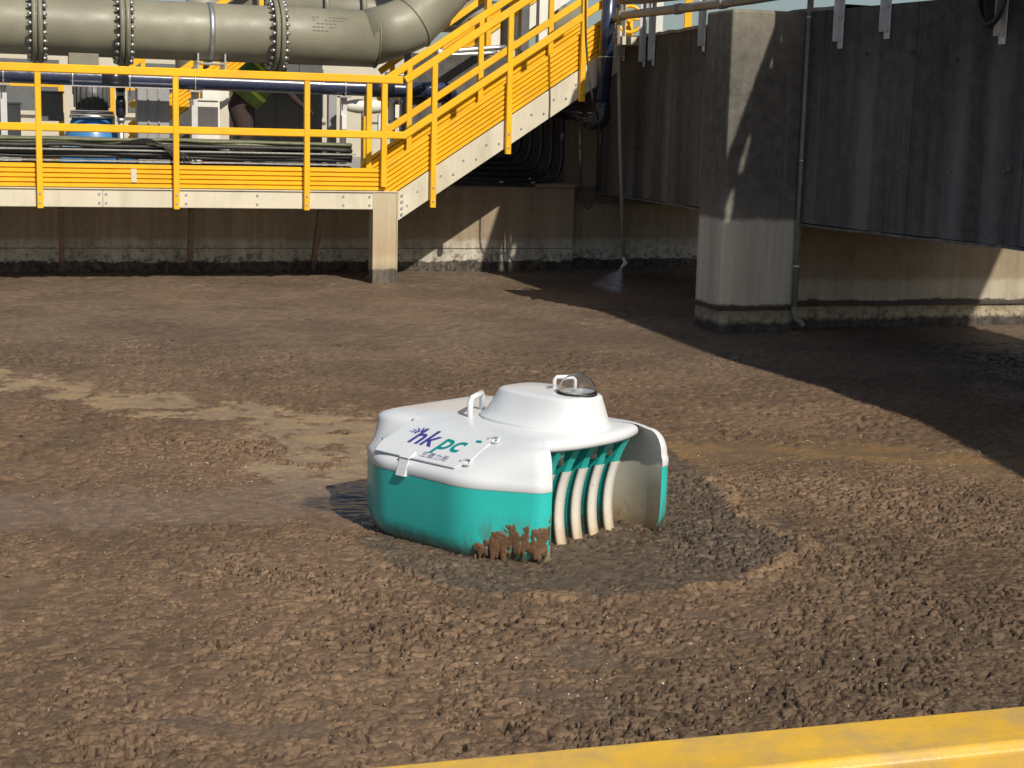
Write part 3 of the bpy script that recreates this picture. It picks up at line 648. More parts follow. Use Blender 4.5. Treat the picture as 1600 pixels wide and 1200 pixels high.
# ------------------------------------------------------------------ spray lance and water jet
la = thing('spray_lance', P(970,250,15.3), 'thin grey spray pipe hanging from the wall top down to the sludge', 'pipe')
l0, l1, l2 = P(966,40,15.6), P(969,220,15.15), P(974,405,15.0)
MB().tube([l0,l1,l2], .017, 12).build('pipe_barrel', bpy.data.materials['weathered_grey_pipe'], la)
nz0, nz1 = l2, P(971,419,14.9)
MB().tube([nz0+UP*.02, nz0+Vector((.02,-.02,-.03)), nz1], [.02,.02,.012], 10).build('nozzle', STEEL, la)
wt = NT('spray_water'); wt.col((.85,.88,.9)); wt.b.inputs['Roughness'].default_value = .3; wt.b.inputs['Transmission Weight'].default_value = .2; wt.b.inputs['Alpha'].default_value = .65
sa, sb_ = G(922,446), G(966,458); m = MB(); rr = random.Random(2)
for k in range(2600):
    t = rr.random()**.62; u = rr.random(); tgt = sa.lerp(sb_, u)+Vector((rr.gauss(0,.05),rr.gauss(0,.10),0)); p = nz1.lerp(tgt, t)
    d = (tgt-nz1).normalized(); L = rr.uniform(.006,.020); w = .0007+.0006*rr.random(); sd = d.cross(UP).normalized()*w
    m.add([p-d*L/2, p+sd, p+UP*w, p-sd, p+d*L/2], [(0,1,2),(0,2,3),(0,3,1),(4,2,1),(4,3,2),(4,1,3)])
tag(m.build('water_spray', wt.m), 'white water jet fanning from the hanging spray pipe onto the sludge', 'water jet', kind='stuff')
# ------------------------------------------------------------------ near hand rail
nr = thing('near_hand_rail', G(1000,1190,1.06), 'worn yellow square-tube hand rail close to the camera at lower right', 'hand rail')
ZR = 1.055
f0, f1 = G(500,1201,ZR), G(1600,1098,ZR); n0, n1 = G(1130,1200,ZR), G(1600,1161,ZR)
dR = (f1-f0).normalized(); sR = Vector((-dR.y, dR.x, 0)); wR = abs((n1-f1).dot(sR))
cR = f1 - sR*wR/2 - UP*wR*.5
MB().bar(cR-dR*2.2, cR+dR*1.6, wR, wR, UP, .006).build('top_rail', YELW, nr, .002)
MB().bar(cR-dR*2.2-UP*.5, cR+dR*1.6-UP*.5, wR, wR, UP, .006).build('mid_rail', YELW, nr)
for k in (-1.5,1.2): MB().bar(cR+dR*k-UP*(wR*.5+.002), cR+dR*k-UP*1.2, wR*.9, wR*.9, sR, .005).build('post', YELW, nr)
# ------------------------------------------------------------------ floating skimmer robot
RA = math.radians(-43); RU = Vector((math.cos(RA), math.sin(RA), 0)); RV = Vector((-math.sin(RA), math.cos(RA), 0)); RC = Vector((.021, 5.952, 0)) - RV*.035
def R3(u, v, z): return RC + RU*u + RV*v + UP*z
rb = thing('floating_robot', R3(0,0,0), 'white and teal floating skimmer robot with clear dome sitting in the brown sludge', 'robot')
t = NT('white_gelcoat')
g1 = t.mix(t.ramp(t.noise(7, 5), [(.3,0),(.7,1)]), (.63,.665,.695), (.68,.71,.735))
g1 = t.mix(t.ramp(t.noise(45, 6, .75), [(.60,0),(.74,.35)]), g1, (.42,.38,.32))
g1 = t.mix(t.ramp(t.noise(160, 3, .6), [(.70,0),(.735,.6)]), g1, (.20,.14,.09))
t.col(g1); t.b.inputs['Roughness'].default_value = .34; t.b.inputs['Coat Weight'].default_value = .25; t.b.inputs['Coat Roughness'].default_value = .15
t.bump(t.noise(9, 3), .05, .01); WG = t.m
t = NT('teal_gelcoat')
g1 = t.mix(t.ramp(t.noise(5, 5), [(.3,0),(.7,1)]), (.024,.46,.425), (.030,.51,.465))
zz = t.math('ADD', t.z(), t.math('MULTIPLY', t.math('SUBTRACT', t.noise(30, 7, .75, (1,1,.35)), .5), .09))
g1 = t.mix(t.math('MULTIPLY', t.ramp(zz, [(.0,1),(.055,0)]), .85), g1, (.10,.075,.045))
g1 = t.mix(t.ramp(t.noise(70, 5, .7, (1,1,.3)), [(.66,0),(.72,.55)]), g1, (.02,.22,.19))
gx = t.n('ShaderNodeSeparateXYZ'); t.l(t.geo.outputs['Position'], gx.inputs[0])
bowq = t.math('MULTIPLY', t.ramp(t.math('ADD', gx.outputs[0], .35), [(.12,0),(.30,1)]), t.ramp(t.z(), [(.03,1),(.17,0)]))
sm_ = t.math('MULTIPLY', t.ramp(t.noise(26, 8, .8, (1,1,.45)), [(.47,0),(.56,1)]), bowq)
g1 = t.mix(t.math('MULTIPLY', sm_, .9), g1, (.10,.058,.030))
t.col(g1); t.b.inputs['Roughness'].default_value = .32; t.b.inputs['Coat Weight'].default_value = .2
t.bump(t.noise(11, 3), .05, .01); TG = t.m
t = NT('dirty_inner_gelcoat')
zz = t.math('ADD', t.z(), t.math('MULTIPLY', t.math('SUBTRACT', t.noise(14, 7, .75, (1,1,.4)), .5), .16))
g1 = t.ramp(zz, [(0.0,(.34,.25,.15)),(.06,(.50,.42,.30)),(.15,(.60,.56,.46)),(.26,(.66,.65,.60)),(.36,(.70,.70,.68))])
g1 = t.mix(t.math('MULTIPLY', t.ramp(t.noise(60, 6, .7, (1,1,.35)), [(.58,0),(.66,1)]), t.ramp(t.z(), [(.02,.8),(.14,.0)])), g1, (.10,.06,.03))
t.col(g1); t.b.inputs['Roughness'].default_value = .5; IG = t.m
# rounded octagon outline
def outline(corners, rad, seg=6):
    out = []; n = len(corners)
    for i in range(n):
        a, b, c = (np.array(corners[(i+k-1) % n], float) for k in range(3))
        r = rad[i]; d0 = (a-b)/np.linalg.norm(a-b); d1 = (c-b)/np.linalg.norm(c-b)
        if r <= 0: out.append(tuple(b)); continue
        p0 = b+d0*r; p1 = b+d1*r
        for k in range(seg+1):
            s = k/seg; out.append(tuple((1-s)**2*p0+2*s*(1-s)*b+s*s*p1))
    return out
HV = .362
oc = outline([(.5,-HV),(.5,HV),(.25,.512),(-.215,.505),(-.47,.33),(-.47,-.33),(-.215,-.505),(.25,-.512)], [.03,.03,.075,.07,.12,.12,.07,.075])
def rad_at(phi):
    d = (math.cos(phi), math.sin(phi)); best = 0
    for i in range(len(oc)):
        x1,y1 = oc[i]; x2,y2 = oc[(i+1) % len(oc)]
        den = d[0]*(y2-y1)-d[1]*(x2-x1)
        if abs(den) < 1e-9: continue
        tt = (x1*(y2-y1)-y1*(x2-x1))/den; ss = (d[1]*x1-d[0]*y1)/-den if False else ((x1+0)*d[1]-(y1+0)*d[0])/(d[0]*(y2-y1)-d[1]*(x2-x1))
        if tt > 0 and -1e-6 <= ss <= 1+1e-6: best = max(best, tt)
    return best
PB = math.atan2(.312, .5)
def smooth(a, b, x): x = max(0, min(1, (x-a)/(b-a))); return x*x*(3-2*x)
def deck_r(phi):
    w = smooth(.50, .95, abs(math.sin(phi))); a = .93 if math.cos(phi) < 0 else .86; return a*(1-w)+.585*w
ZBD = .246
def prof(phi):                              # cowl section, outside to centre: (r, z)
    rd = deck_r(phi)
    e = smooth(.25,.85,math.cos(phi)); L = lambda a, b: a+(b-a)*e
    pts = [(1.0,ZBD),(1.003,ZBD+.004),(1.003,ZBD+.020),(L(.995,1.0),ZBD+.032),(L(.978,.994),ZBD+.041)]
    z1 = ZBD+.041; a0, a1 = L(.978,.994), rd+.045
    for k in range(1,7):
        s = k/7; s1 = s*(1-e)+e*(1-math.cos(s*math.pi/2)); s2 = s*(1-e)+e*math.sin(s*math.pi/2)
        pts.append((a0+(a1-a0)*s1, z1+(.389-z1)*s2))
    pts += [(rd+.045,.389),(rd+.01,.398),(rd-.035,.406),(rd-.10,.411),(rd*.6,.416),(rd*.3,.419),(.02,.420)]
    return pts
phis = list(np.linspace(PB, 2*math.pi-PB, 161))
cols = []
for ph in phis:
    r0 = rad_at(ph); cols.append([R3(r0*r*math.cos(ph), r0*r*math.sin(ph), z) for r, z in prof(ph)])
MB().grid(cols).build('cowl', WG, rb)
# bow part of the deck between the hulls: rounded rim
fr = list(np.linspace(-PB, PB, 41)); rows = []
def rim(ph):
    s = ph/PB; rb_ = deck_r(PB)*rad_at(PB); u0 = rb_*math.cos(PB); v0 = rb_*math.sin(PB)
    return u0-.016+.054*(1-abs(s)**2.4), v0*s*1.01
for ph in fr:
    ru, rv = rim(ph); row = []
    for r, z in [(.02,.420),(.3,.419),(.6,.416),(.8,.412),(.92,.408),(.965,.404),(.985,.398),(.997,.390),(1.0,.380),(.997,.371),(.985,.364),(.96,.361),(.6,.363),(.1,.365)]:
        row.append(R3(ru*r, rv*r, z))
    rows.append(row)
MB().grid(rows).build('bow_deck', WG, rb)
# teal hull shell below the border
hull = [(1.0,ZBD-.001),(1.0,.16),(.998,.07),(.99,.035),(.972,.008),(.94,-.02),(.90,-.06),(.88,-.14)]
cols = []
for ph in phis:
    r0 = rad_at(ph); cols.append([R3(r0*r*math.cos(ph), r0*r*math.sin(ph), z) for r, z in hull])
hl = MB().grid(cols).build('hull', TG, rb)
# tunnel walls inside each hull
for sg in (1, -1):
    edge_ = []
    r0 = rad_at(PB)
    for r, z in list(reversed(hull[:2]+[(1.0,.0),(1.0,-.14)]))+prof(PB)[1:13]:
        edge_.append((r0*r*math.cos(PB)-.001, sg*r0*r*math.sin(PB), z))
    rows = []
    for k in range(13):
        s = k/12; rows.append([R3(u-.55*s*(u+.1), v*(1-.0*s)+sg*.03*math.sin(s*3.1)*(1-max(0,(z-.2)/.2)), z) for u, v, z in edge_])
    MB().grid(rows).build('tunnel_wall', IG, rb)
m = MB(); m.add([R3(.02,-.38,-.14),R3(.02,.38,-.14),R3(.02,.38,.366),R3(.02,-.38,.366)], [(0,1,2,3)]); m.build('tunnel_bulkhead', mat('dark_intake', (.02,.12,.11), .6), rb)
t = NT('scuffed_white_strip')
zz = t.math('ADD', t.z(), t.math('MULTIPLY', t.math('SUBTRACT', t.noise(30, 7, .75), .5), .14))
g1 = t.ramp(zz, [(0.0,(.48,.38,.25)),(.07,(.62,.58,.49)),(.2,(.70,.69,.65))])
g1 = t.mix(t.ramp(t.noise(110, 6, .7), [(.60,0),(.68,.8)]), g1, (.28,.24,.18)); t.col(g1); t.b.inputs['Roughness'].default_value = .5; STRIP = t.m
# intake fins with white front strips
def fin_u(z): s = (z+.14)/.49; return .440-.31*s*(1-s) - .02*(1-s) - .02*s
for k in range(5):
    v = -.185+.093*k; th_ = .019; zs = np.linspace(-.14,.364,22); a = []; b = []
    fw_ = MB()
    rowsL = [[R3(.03,v-th_,z),R3(fin_u(z),v-th_,z),R3(fin_u(z),v+th_,z),R3(.03,v+th_,z)] for z in zs]
    fw_.grid(rowsL, smooth=False, close=True); fo = fw_.build('fin', TG, rb)
    zs2 = [z for z in zs if z < .275]
    rs = [[R3(fin_u(z)-.012,v-th_-.003,z),R3(fin_u(z)+.006,v-th_-.003,z),R3(fin_u(z)+.008,v,z),R3(fin_u(z)+.006,v+th_+.003,z),R3(fin_u(z)-.012,v+th_+.003,z)] for z in zs2]
    MB().grid(rs, close=True).build('front_strip', STRIP, fo)
for v in (-.16,.025,.115):
    nzl = MB(); nzl.tube([R3(.40,v,.364),R3(.40,v,.335),R3(.40,v,.333),R3(.40,v,.305)], [.016,.016,.012,.012], 12).build('spray_nozzle', STEEL, rb)
# cabin on the deck
def ring(uc, lu_f, lu_r, hw, z, n=48, p=2.4):
    out = []
    for k in range(n):
        a = 2*math.pi*k/n; ca, sa_ = math.cos(a), math.sin(a)
        x = math.copysign(abs(ca)**(2/p), ca); y = math.copysign(abs(sa_)**(2/p), sa_)
        out.append(R3(uc+x*(lu_f if x > 0 else lu_r), y*hw, z + (.0)))
    return out
def shift(rg, f): return [p+UP*f((p-RC).dot(RU)) for p in rg]
tilt = lambda u: .0
CV = .022
def ringv(*a, **k): return [p+RV*CV for p in ring(*a, **k)]
rows = [ringv(.155,.268,.262,.203,.400,p=2.3), ringv(.155,.268,.262,.203,.4235,p=2.3), ringv(.155,.266,.259,.200,.426,p=2.3), ringv(.155,.262,.253,.194,.428,p=2.3),
        ringv(.16,.245,.230,.174,.450,p=2.6), ringv(.165,.229,.210,.151,.482,p=3.0), ringv(.168,.219,.198,.136,.508,p=3.2), ringv(.17,.214,.192,.130,.5205,p=3.3), ringv(.17,.211,.189,.127,.525,p=3.3), ringv(.171,.205,.183,.121,.529,p=3.3), ringv(.172,.193,.172,.110,.5315,p=3.2), ringv(.17,.10,.08,.04,.534), ringv(.17,.01,.01,.005,.535)]
MB().grid(rows, close=True).build('cabin', WG, rb)
# dome with black gasket and camera inside
dc = R3(.302,.036,.533); n = 40
MB().tube([dc-UP*.004, dc+UP*.006], .076, 40).build('dome_gasket', RUBBER, rb)
glass = NT('clear_acrylic'); glass.col((.97,.98,.985)); glass.b.inputs['Roughness'].default_value = .03; glass.b.inputs['Transmission Weight'].default_value = 1; glass.b.inputs['IOR'].default_value = 1.35; glass.b.inputs['Specular IOR Level'].default_value = .9
rws = []
for rr_ in (.071,):
    for k in range(13):
        a = math.pi/2*k/12; rws.append([dc+UP*(.006+.069*math.sin(a))+(Vector((math.cos(q),math.sin(q),0))*max(.0008, rr_*math.cos(a))) for q in np.linspace(0,2*math.pi,n,endpoint=False)])
dmo = MB().grid(rws, close=True).build('dome', glass.m, rb)
sd = dmo.modifiers.new('shell','SOLIDIFY'); sd.thickness = .002
MB().tube([dc+UP*.0063, dc+UP*.0095], .068, 32).build('dome_floor', WG, rb)
MB().tube([dc+UP*.0097, dc+UP*.018], [.02,.018], 20).build('camera_puck', WHITEP, rb)
# carrying handles
def handle(u0, v0, u1, v1, z, h):
    p = [R3(u0,v0,z-.02),R3(u0,v0,z+h*.82),R3(u0+(u1-u0)*.10,v0+(v1-v0)*.10,z+h),R3(u1-(u1-u0)*.10,v1-(v1-v0)*.10,z+h),R3(u1,v1,z+h*.82),R3(u1,v1,z-.02)]
    MB().tube(p, .0115 if h > .06 else .008, 12).build('handle', WG, rb)
handle(-.055,-.165,-.128,-.025,.402,.084)
handle(.180,.046,.224,.112,.524,.054)
# service hatch on the starboard slope
rr0 = rad_at(-math.pi/2)
A0 = R3(0,-rr0*.94,0); 
def slope(v):                               # height of the starboard slope at v (negative)
    r = abs(v)/rr0; rd = deck_r(-math.pi/2); z1 = ZBD+.041
    return z1+(.389-z1)*(.978-r)/(.978-rd-.045)
v_lo, v_hi = -.482, -.312
hz = R3(0,v_hi,slope(v_hi))-R3(0,v_lo,slope(v_lo)); hu = hz.normalized(); hn = RU.cross(hu).normalized()
def HP(u, w, d=0.0): return R3(u, v_lo, slope(v_lo)) + hu*w + hn*d
HL = hz.length
poly = [HP(-.235,.0,.003),HP(.185,.0,.003),HP(.225,.05,.003),HP(.235,HL,.003),HP(-.205,HL,.003),HP(-.245,.05,.003)]
ht = MB().prism(poly, hn*.008).build('hatch', WG, rb, .003)
for (u,w) in ((.236,HL*.93),(.215,.045)):
    MB().tube(bez([HP(u-.03,w-.006,.012),HP(u-.005,w+.006,.016),HP(u+.018,w+.004,.016),HP(u+.02,w-.015,.012),HP(u-.002,w-.02,.010)],4), .0042, 8).build('catch', WG, ht)
for (u,w) in ((-.20,HL*.97),(-.243,.06)): MB().cyl(HP(u,w,.010),HP(u,w,.015),.006,10).build('screw', STEEL, ht)
lt = MB(); lt.prism([HP(-.085,.03,.0115),HP(-.035,.03,.0115),HP(-.035,-.012,.0115),HP(-.085,-.012,.0115)], hn*.006); lt.build('latch_strap', WG, rb)
q0 = HP(-.085,-.012,.0115); q1 = HP(-.035,-.012,.0115); outv = -RV
m = MB(); m.prism([q0, q0+outv*.012-UP*.03, q0+outv*.022-UP*.062, q0+outv*.006-UP*.062, q0-outv*.004-UP*.02], RU*.05); m.build('latch', WG, rb, .002)
# lettering
def lettering(body, size, u, w, colr, name, shear=.28, sx=1.0, bold=.0):
    cu = bpy.data.curves.new(name, 'FONT'); cu.body = body; cu.size = size; cu.shear = shear; cu.offset = bold; cu.resolution_u = 3
    ob = bpy.data.objects.new(name, cu); COL.objects.link(ob)
    dg = bpy.context.evaluated_depsgraph_get(); me = bpy.data.meshes.new_from_object(ob.evaluated_get(dg))
    bpy.data.objects.remove(ob); w_ = 0
    if len(me.vertices): w_ = max(v.co.x for v in me.vertices)*sx
    for v in me.vertices: v.co = HP(u+v.co.x*sx, w+v.co.y, .0122)
    me.materials.clear(); me.materials.append(colr); o = bpy.data.objects.new(name, me); link(o, ht); return w_
NAVY = mat('navy_print', (.045,.045,.26), .5, var=.05); TEALP = mat('teal_print', (.0,.24,.24), .5, var=.05); GRYP = mat('grey_print', (.16,.17,.26), .6, var=.1)
w1 = lettering('hk', .125, -.130, .075, NAVY, 'logo_lettering', bold=.0022)
w2 = lettering('pc', .125, -.130+w1+.006, .075, TEALP, 'logo_lettering', bold=.0022)
lettering('生產力局', .034, -.01, .020, GRYP, 'logo_characters', .1)
for r, (rad_, nn_, sz) in enumerate(((.028,4,.0062),(.042,5,.0050),(.054,5,.0034))):
    for k in range(nn_):
        a = math.radians(82+92*k/(nn_-1)); c = HP(-.098+rad_*math.cos(a)*1.15, .128+rad_*math.sin(a)*.62, .0124)
        MB().add([c+(RU*math.cos(q)+hu*math.sin(q))*sz for q in np.linspace(0,2*math.pi,8,endpoint=False)], [tuple(range(8))]).build('logo_dot', NAVY, ht)
c0 = HP(-.130+w1+w2+.04,.152,.0124)
MB().add([c0+(RU*math.cos(q)*1.9+hu*math.sin(q)*.85)*.008 for q in np.linspace(0,2*math.pi,14,endpoint=False)], [tuple(range(14))]).build('logo_mark', TEALP, ht)
# mud caked on the bow corner of the near hull
mud = mat('caked_mud', (.115,.062,.030), .55, var=.35, scale=40, bump=.5, bscale=140)

from mathutils import noise as mnoise
m = MB(); NP, NZ = 120, 60; grid_ = {}
ph0, ph1 = -math.atan2(.50,.30), -PB-.004
def mud_pt(i, k):
    s = i/NP; ph = ph0+(ph1-ph0)*s; z = -.005+.185*k/NZ; r0 = rad_at(ph); q = R3(r0*math.cos(ph), r0*math.sin(ph), z); return q, s, z, Vector((RU*math.cos(ph)+RV*math.sin(ph)))
def mud_mask(q, s, z):
    n1 = mnoise.noise(q*16)+.6*mnoise.noise(q*38)+.35*mnoise.noise(q*90); n2 = mnoise.noise(Vector((q.x*85,q.y*85,q.z*11)))
    top = .07+.10*smooth(.05,.8,s); c = .045+.050*smooth(0,.8,s)
    body = 1-abs(z-c)/(.036+.034*smooth(0,.7,s)); body *= smooth(-.05,.12,s)
    return body*.85+n1*1.0+n2*(.45+.9*smooth(.07,.0,z))-.30-(1.2 if z > top+.02 else 0)
for i in range(NP+1):
    for k in range(NZ+1):
        q, s, z, nv = mud_pt(i, k); mk = mud_mask(q, s, z)
        th_ = .0008+.0026*max(0, min(1, mk*1.1))*(.5+1.0*abs(mnoise.noise(q*70)))
        grid_[i,k] = (q+nv*(th_ if mk > 0 else -.002), mk)
idx = {}
for key, (q, mk) in grid_.items(): idx[key] = len(m.v); m.v.append(tuple(q))
for i in range(NP):
    for k in range(NZ):
        ks = [(i,k),(i+1,k),(i+1,k+1),(i,k+1)]
        if max(grid_[a][1] for a in ks) > 0: m.f.append(tuple(idx[a] for a in ks)); m.sm.append(True)
m.build('mud_crust', mud, hl)
# ------------------------------------------------------------------ sludge surface
def _hash(ix, iy, seed):
    h = (ix.astype(np.int64)*374761393 + iy.astype(np.int64)*668265263 + seed*1274126177) & 0xFFFFFFFF
    h = ((h ^ (h >> 13))*1274126177) & 0xFFFFFFFF; h = h ^ (h >> 16)
    h = (h*2246822519) & 0xFFFFFFFF; return (h ^ (h >> 15)) & 0xFFFFFFFF
def perlin(x, y, seed=0):
    ix = np.floor(x); iy = np.floor(y); fx = x-ix; fy = y-iy
    u = fx*fx*fx*(fx*(fx*6-15)+10); v = fy*fy*fy*(fy*(fy*6-15)+10)
    def gr(dx, dy):
        a = _hash(ix+dx, iy+dy, seed)/4294967296.0*2*np.pi; return np.cos(a)*(fx-dx)+np.sin(a)*(fy-dy)
    a = gr(0,0); b = gr(1,0); c = gr(0,1); d = gr(1,1)
    return ((a+(b-a)*u)+((c+(d-c)*u)-(a+(b-a)*u))*v)*1.5
def worley(x, y, seed=0):
    ix = np.floor(x); iy = np.floor(y); f1 = np.full(x.shape, 9.0); f2 = np.full(x.shape, 9.0); cid = np.zeros(x.shape)
    for dx in (-1,0,1):
        for dy in (-1,0,1):
            h = _hash(ix+dx, iy+dy, seed); h2 = _hash(ix+dx, iy+dy, seed+77)
            d = np.hypot(ix+dx+.1+.8*h/4294967296.0-x, iy+dy+.1+.8*h2/4294967296.0-y)
            near = d < f1; f2 = np.where(near, f1, np.minimum(f2, d)); cid = np.where(near, h2/4294967296.0, cid); f1 = np.where(near, d, f1)
    return f1, f2, cid
def ss(a, b, x): x = np.clip((x-a)/(b-a), 0, 1); return x*x*(3-2*x)
def dpoly(x, y, pts):
    best = np.full(x.shape, 1e9)
    for (x1,y1),(x2,y2) in zip(pts[:-1], pts[1:]):
        dx, dy = x2-x1, y2-y1; t = np.clip(((x-x1)*dx+(y-y1)*dy)/(dx*dx+dy*dy), 0, 1)
        best = np.minimum(best, np.hypot(x-x1-t*dx, y-y1-t*dy))
    return best
def inside(x, y, poly):
    r = np.zeros(x.shape, bool); n = len(poly)
    for i in range(n):
        x1,y1 = poly[i]; x2,y2 = poly[(i+1)%n]
        c = ((y1 > y) != (y2 > y)) & (x < (x2-x1)*(y-y1)/(y2-y1+1e-12)+x1); r ^= c
    return r
def g2(*l): return [tuple(G(a,b)[:2]) for a,b in l]
CH = g2((-260,560),(0,590),(110,606),(200,622),(300,640),(400,645),(470,660),(520,690),(545,735),(570,770))
CH2 = g2((470,660),(540,665),(600,690))
SM = g2((-400,800),(0,800),(200,795),(380,790),(520,775),(570,790))
RB_ = g2((1040,705),(1180,706),(1330,706),(1450,715),(1600,735),(1800,760))
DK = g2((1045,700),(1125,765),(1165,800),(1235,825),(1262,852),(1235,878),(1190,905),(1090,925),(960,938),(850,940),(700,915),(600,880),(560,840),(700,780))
RDG = g2((1110,752),(1150,790),(1180,815),(1240,840),(1258,855),(1225,885),(1170,912),(1060,930),(950,940),(830,935))
def sludge(X, Y):
    wx = X+.035*perlin(X*9,Y*9,1)+.012*perlin(X*27,Y*27,2); wy = Y+.035*perlin(X*9,Y*9,3)+.012*perlin(X*27,Y*27,4)
    ed = .10*perlin(X*4,Y*4,5)+.05*perlin(X*11,Y*11,6)+.03*perlin(X*29,Y*29,8)
    dch = np.minimum(dpoly(X,Y,CH), dpoly(X,Y,CH2)+.03)
    wch = .20+.12*perlin(X*1.3,Y*1.3,7)+.12*ss(-1.6,-.7,X)
    chan = ss(.03,-.02, dch-wch+ed*2.0+.05*perlin(X*17,Y*26,9))
    chan = chan*(1-ss(.34,.46,perlin(X*5.5,Y*8,50)+.4*perlin(X*15,Y*22,51)))
    sm = ss(.10,-.12, dpoly(X,Y*1.0,SM)-.30+ed*1.2)
    rbm = ss(.10,-.10, dpoly(X,Y,RB_)-.20+ed*1.2)
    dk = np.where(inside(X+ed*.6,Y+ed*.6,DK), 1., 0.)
    rg = ss(.06,.0, dpoly(X+ed*.4,Y+ed*.4,RDG)-.012)
    f1,f2,c1 = worley(wx*17,wy*20,11); g1_,g2_,c2 = worley(wx*37,wy*44,12); k1,k2,c3 = worley(wx*60,wy*78,13); p1,p2,c4 = worley((wx+.3*wy)*40,(wy-.25*wx)*56,31)
    big = np.sqrt(np.clip(1-(f1*1.05)**2,0,1)); mid = np.sqrt(np.clip(1-(g1_*1.1)**2,0,1)); sml = np.sqrt(np.clip(1-(k1*1.1)**2,0,1))
    dens = ss(-.5,.5,perlin(X*1.6,Y*1.9,14)+.4*perlin(X*5,Y*6,32)+.35*np.clip(X,-1,1.5)*ss(7.5,5.5,Y))
    amp = .45+.60*dens
    far = ss(7.5,12,Y)
    pitc = np.clip(1-(p1/(.30+.22*c4))**2,0,1)*ss(.64-.26*dens,.70-.26*dens,c4)
    rid = np.abs(perlin(wx*21,wy*27,15)); crack = ss(.055,.0,rid)*ss(-.05,.35,perlin(wx*8,wy*9,17)+.25*dens)
    rid2 = np.abs(perlin(wx*48,wy*60,35)); crack2 = ss(.09,.0,rid2)*ss(.0,.3,perlin(wx*14,wy*14,36)+.2*dens)
    h = amp*(.0055*(big*(.3+c1)-.5)+.0058*(mid*(.3+1.1*c2)-.5)+.0030*sml*(.4+c3)) - .040*pitc*(.45+.55*dens) - .024*crack - .015*crack2
    h += .0035*perlin(X*60,Y*70,18)*amp + .009*perlin(X*2.2,Y*2.2,19)
    rough_ = ss(-.35,.45,perlin(X*.9+3,Y*1.2,60)+.5*perlin(X*3.1,Y*3.7,61))
    clump = ss(.15,.55,perlin(wx*5.2,wy*6.4,62)+.35*perlin(wx*13,wy*16,63)); edge_c = ss(.02,.18,clump)*(1-ss(.18,.5,clump))
    h = h*(.70+.45*rough_) + .005*clump*(.4+.6*rough_)
    h *= (1-.35*far)
    flat = .0018*perlin(X*20,Y*55,20)+.0012*perlin(X*60,Y*140,21)-.004
    sf = .0040*perlin(X*16,Y*34,22)+.0025*perlin(X*50,Y*90,23)+.002*mid-.002
    patch = .7*ss(.48,.66,perlin(X*2.4,Y*3.6,24)+.3*perlin(X*9,Y*12,25))*ss(6.2,4.4,Y)
    h = h*(1-.80*np.maximum(sm,rbm)) + sf*np.maximum(sm,rbm)
    h = h*(1-chan)+flat*chan; h = h*(1-.75*patch)+(sf*.6-.006)*.75*patch
    h += dk*.004 + rg*(.008+.014*np.clip(perlin(X*9,Y*9,30)+.3,0,1)*big)
    # bow wave trough round the floating robot
    px, py = X-RC.x, Y-RC.y; u = px*RU.x+py*RU.y; v = px*RV.x+py*RV.y
    dr = np.hypot(np.maximum(abs(u)-.36,0)/1.0, np.maximum(abs(v)-.40,0))
    wr = ss(.26,.12,dr); h -= .012*wr
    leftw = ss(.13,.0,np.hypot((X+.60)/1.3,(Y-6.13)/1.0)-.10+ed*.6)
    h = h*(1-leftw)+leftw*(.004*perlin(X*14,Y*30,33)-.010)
    # colour
    def C(*c): return np.array(c)[None,:]
    n1 = ss(-.5,.5,perlin(X*1.1,Y*1.1,40)+.5*perlin(X*4,Y*5,41))[:,None]; n2 = ss(-.4,.6,perlin(wx*19,wy*24,42)+.5*perlin(wx*52,wy*60,43))[:,None]
    col = C(.134,.087,.050)*(1-n1)+C(.178,.117,.069)*n1
    col = col*(.80+.40*n2)
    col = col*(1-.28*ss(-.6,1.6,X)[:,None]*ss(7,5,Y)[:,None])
    lum = col.mean(1,keepdims=True); f = (far*.5)[:,None]; col = col*(1-f)+(lum*C(1.18,.98,.80))*f
    gold = ss(.1,.5,perlin(X*3,Y*6,44)+.2)[:,None]
    cc = C(.215,.155,.100)*(1-gold)+C(.290,.210,.115)*gold
    foam = ss(.25,.5,perlin(X*20,Y*44,52)+.5*perlin(X*50,Y*90,54)+.4*perlin(X*8,Y*20,53))[:,None]; cc = cc*(1-foam*.7)+C(.36,.29,.18)*foam*.7
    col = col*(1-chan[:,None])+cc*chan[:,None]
    s_ = (sm*.85)[:,None]; col = col*(1-s_)+C(.185,.130,.090)*(.85+.3*n2)*s_
    s_ = (rbm*.8)[:,None]; col = col*(1-s_)+(C(.165,.115,.065)*(1-gold)+C(.225,.145,.065)*gold)*s_
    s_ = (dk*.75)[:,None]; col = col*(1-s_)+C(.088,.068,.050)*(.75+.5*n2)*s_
    s_ = (rg*ss(-.6,.1,perlin(X*6,Y*6,70))*.8)[:,None]; col = col*(1-s_)+C(.215,.140,.078)*(.8+.4*n2)*s_
    s_ = (patch*.6)[:,None]; col = col*(1-s_)+C(.110,.086,.066)*s_
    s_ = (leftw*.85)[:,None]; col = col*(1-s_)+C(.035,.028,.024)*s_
    wet = np.clip(.25+.65*chan+.35*sm+.35*rbm+.30*patch+.15*dk+.55*leftw+.12*far,0,1)
    return h, np.clip(col,0,1), wet
V_, F_, C_ = [], [], []; base = 0
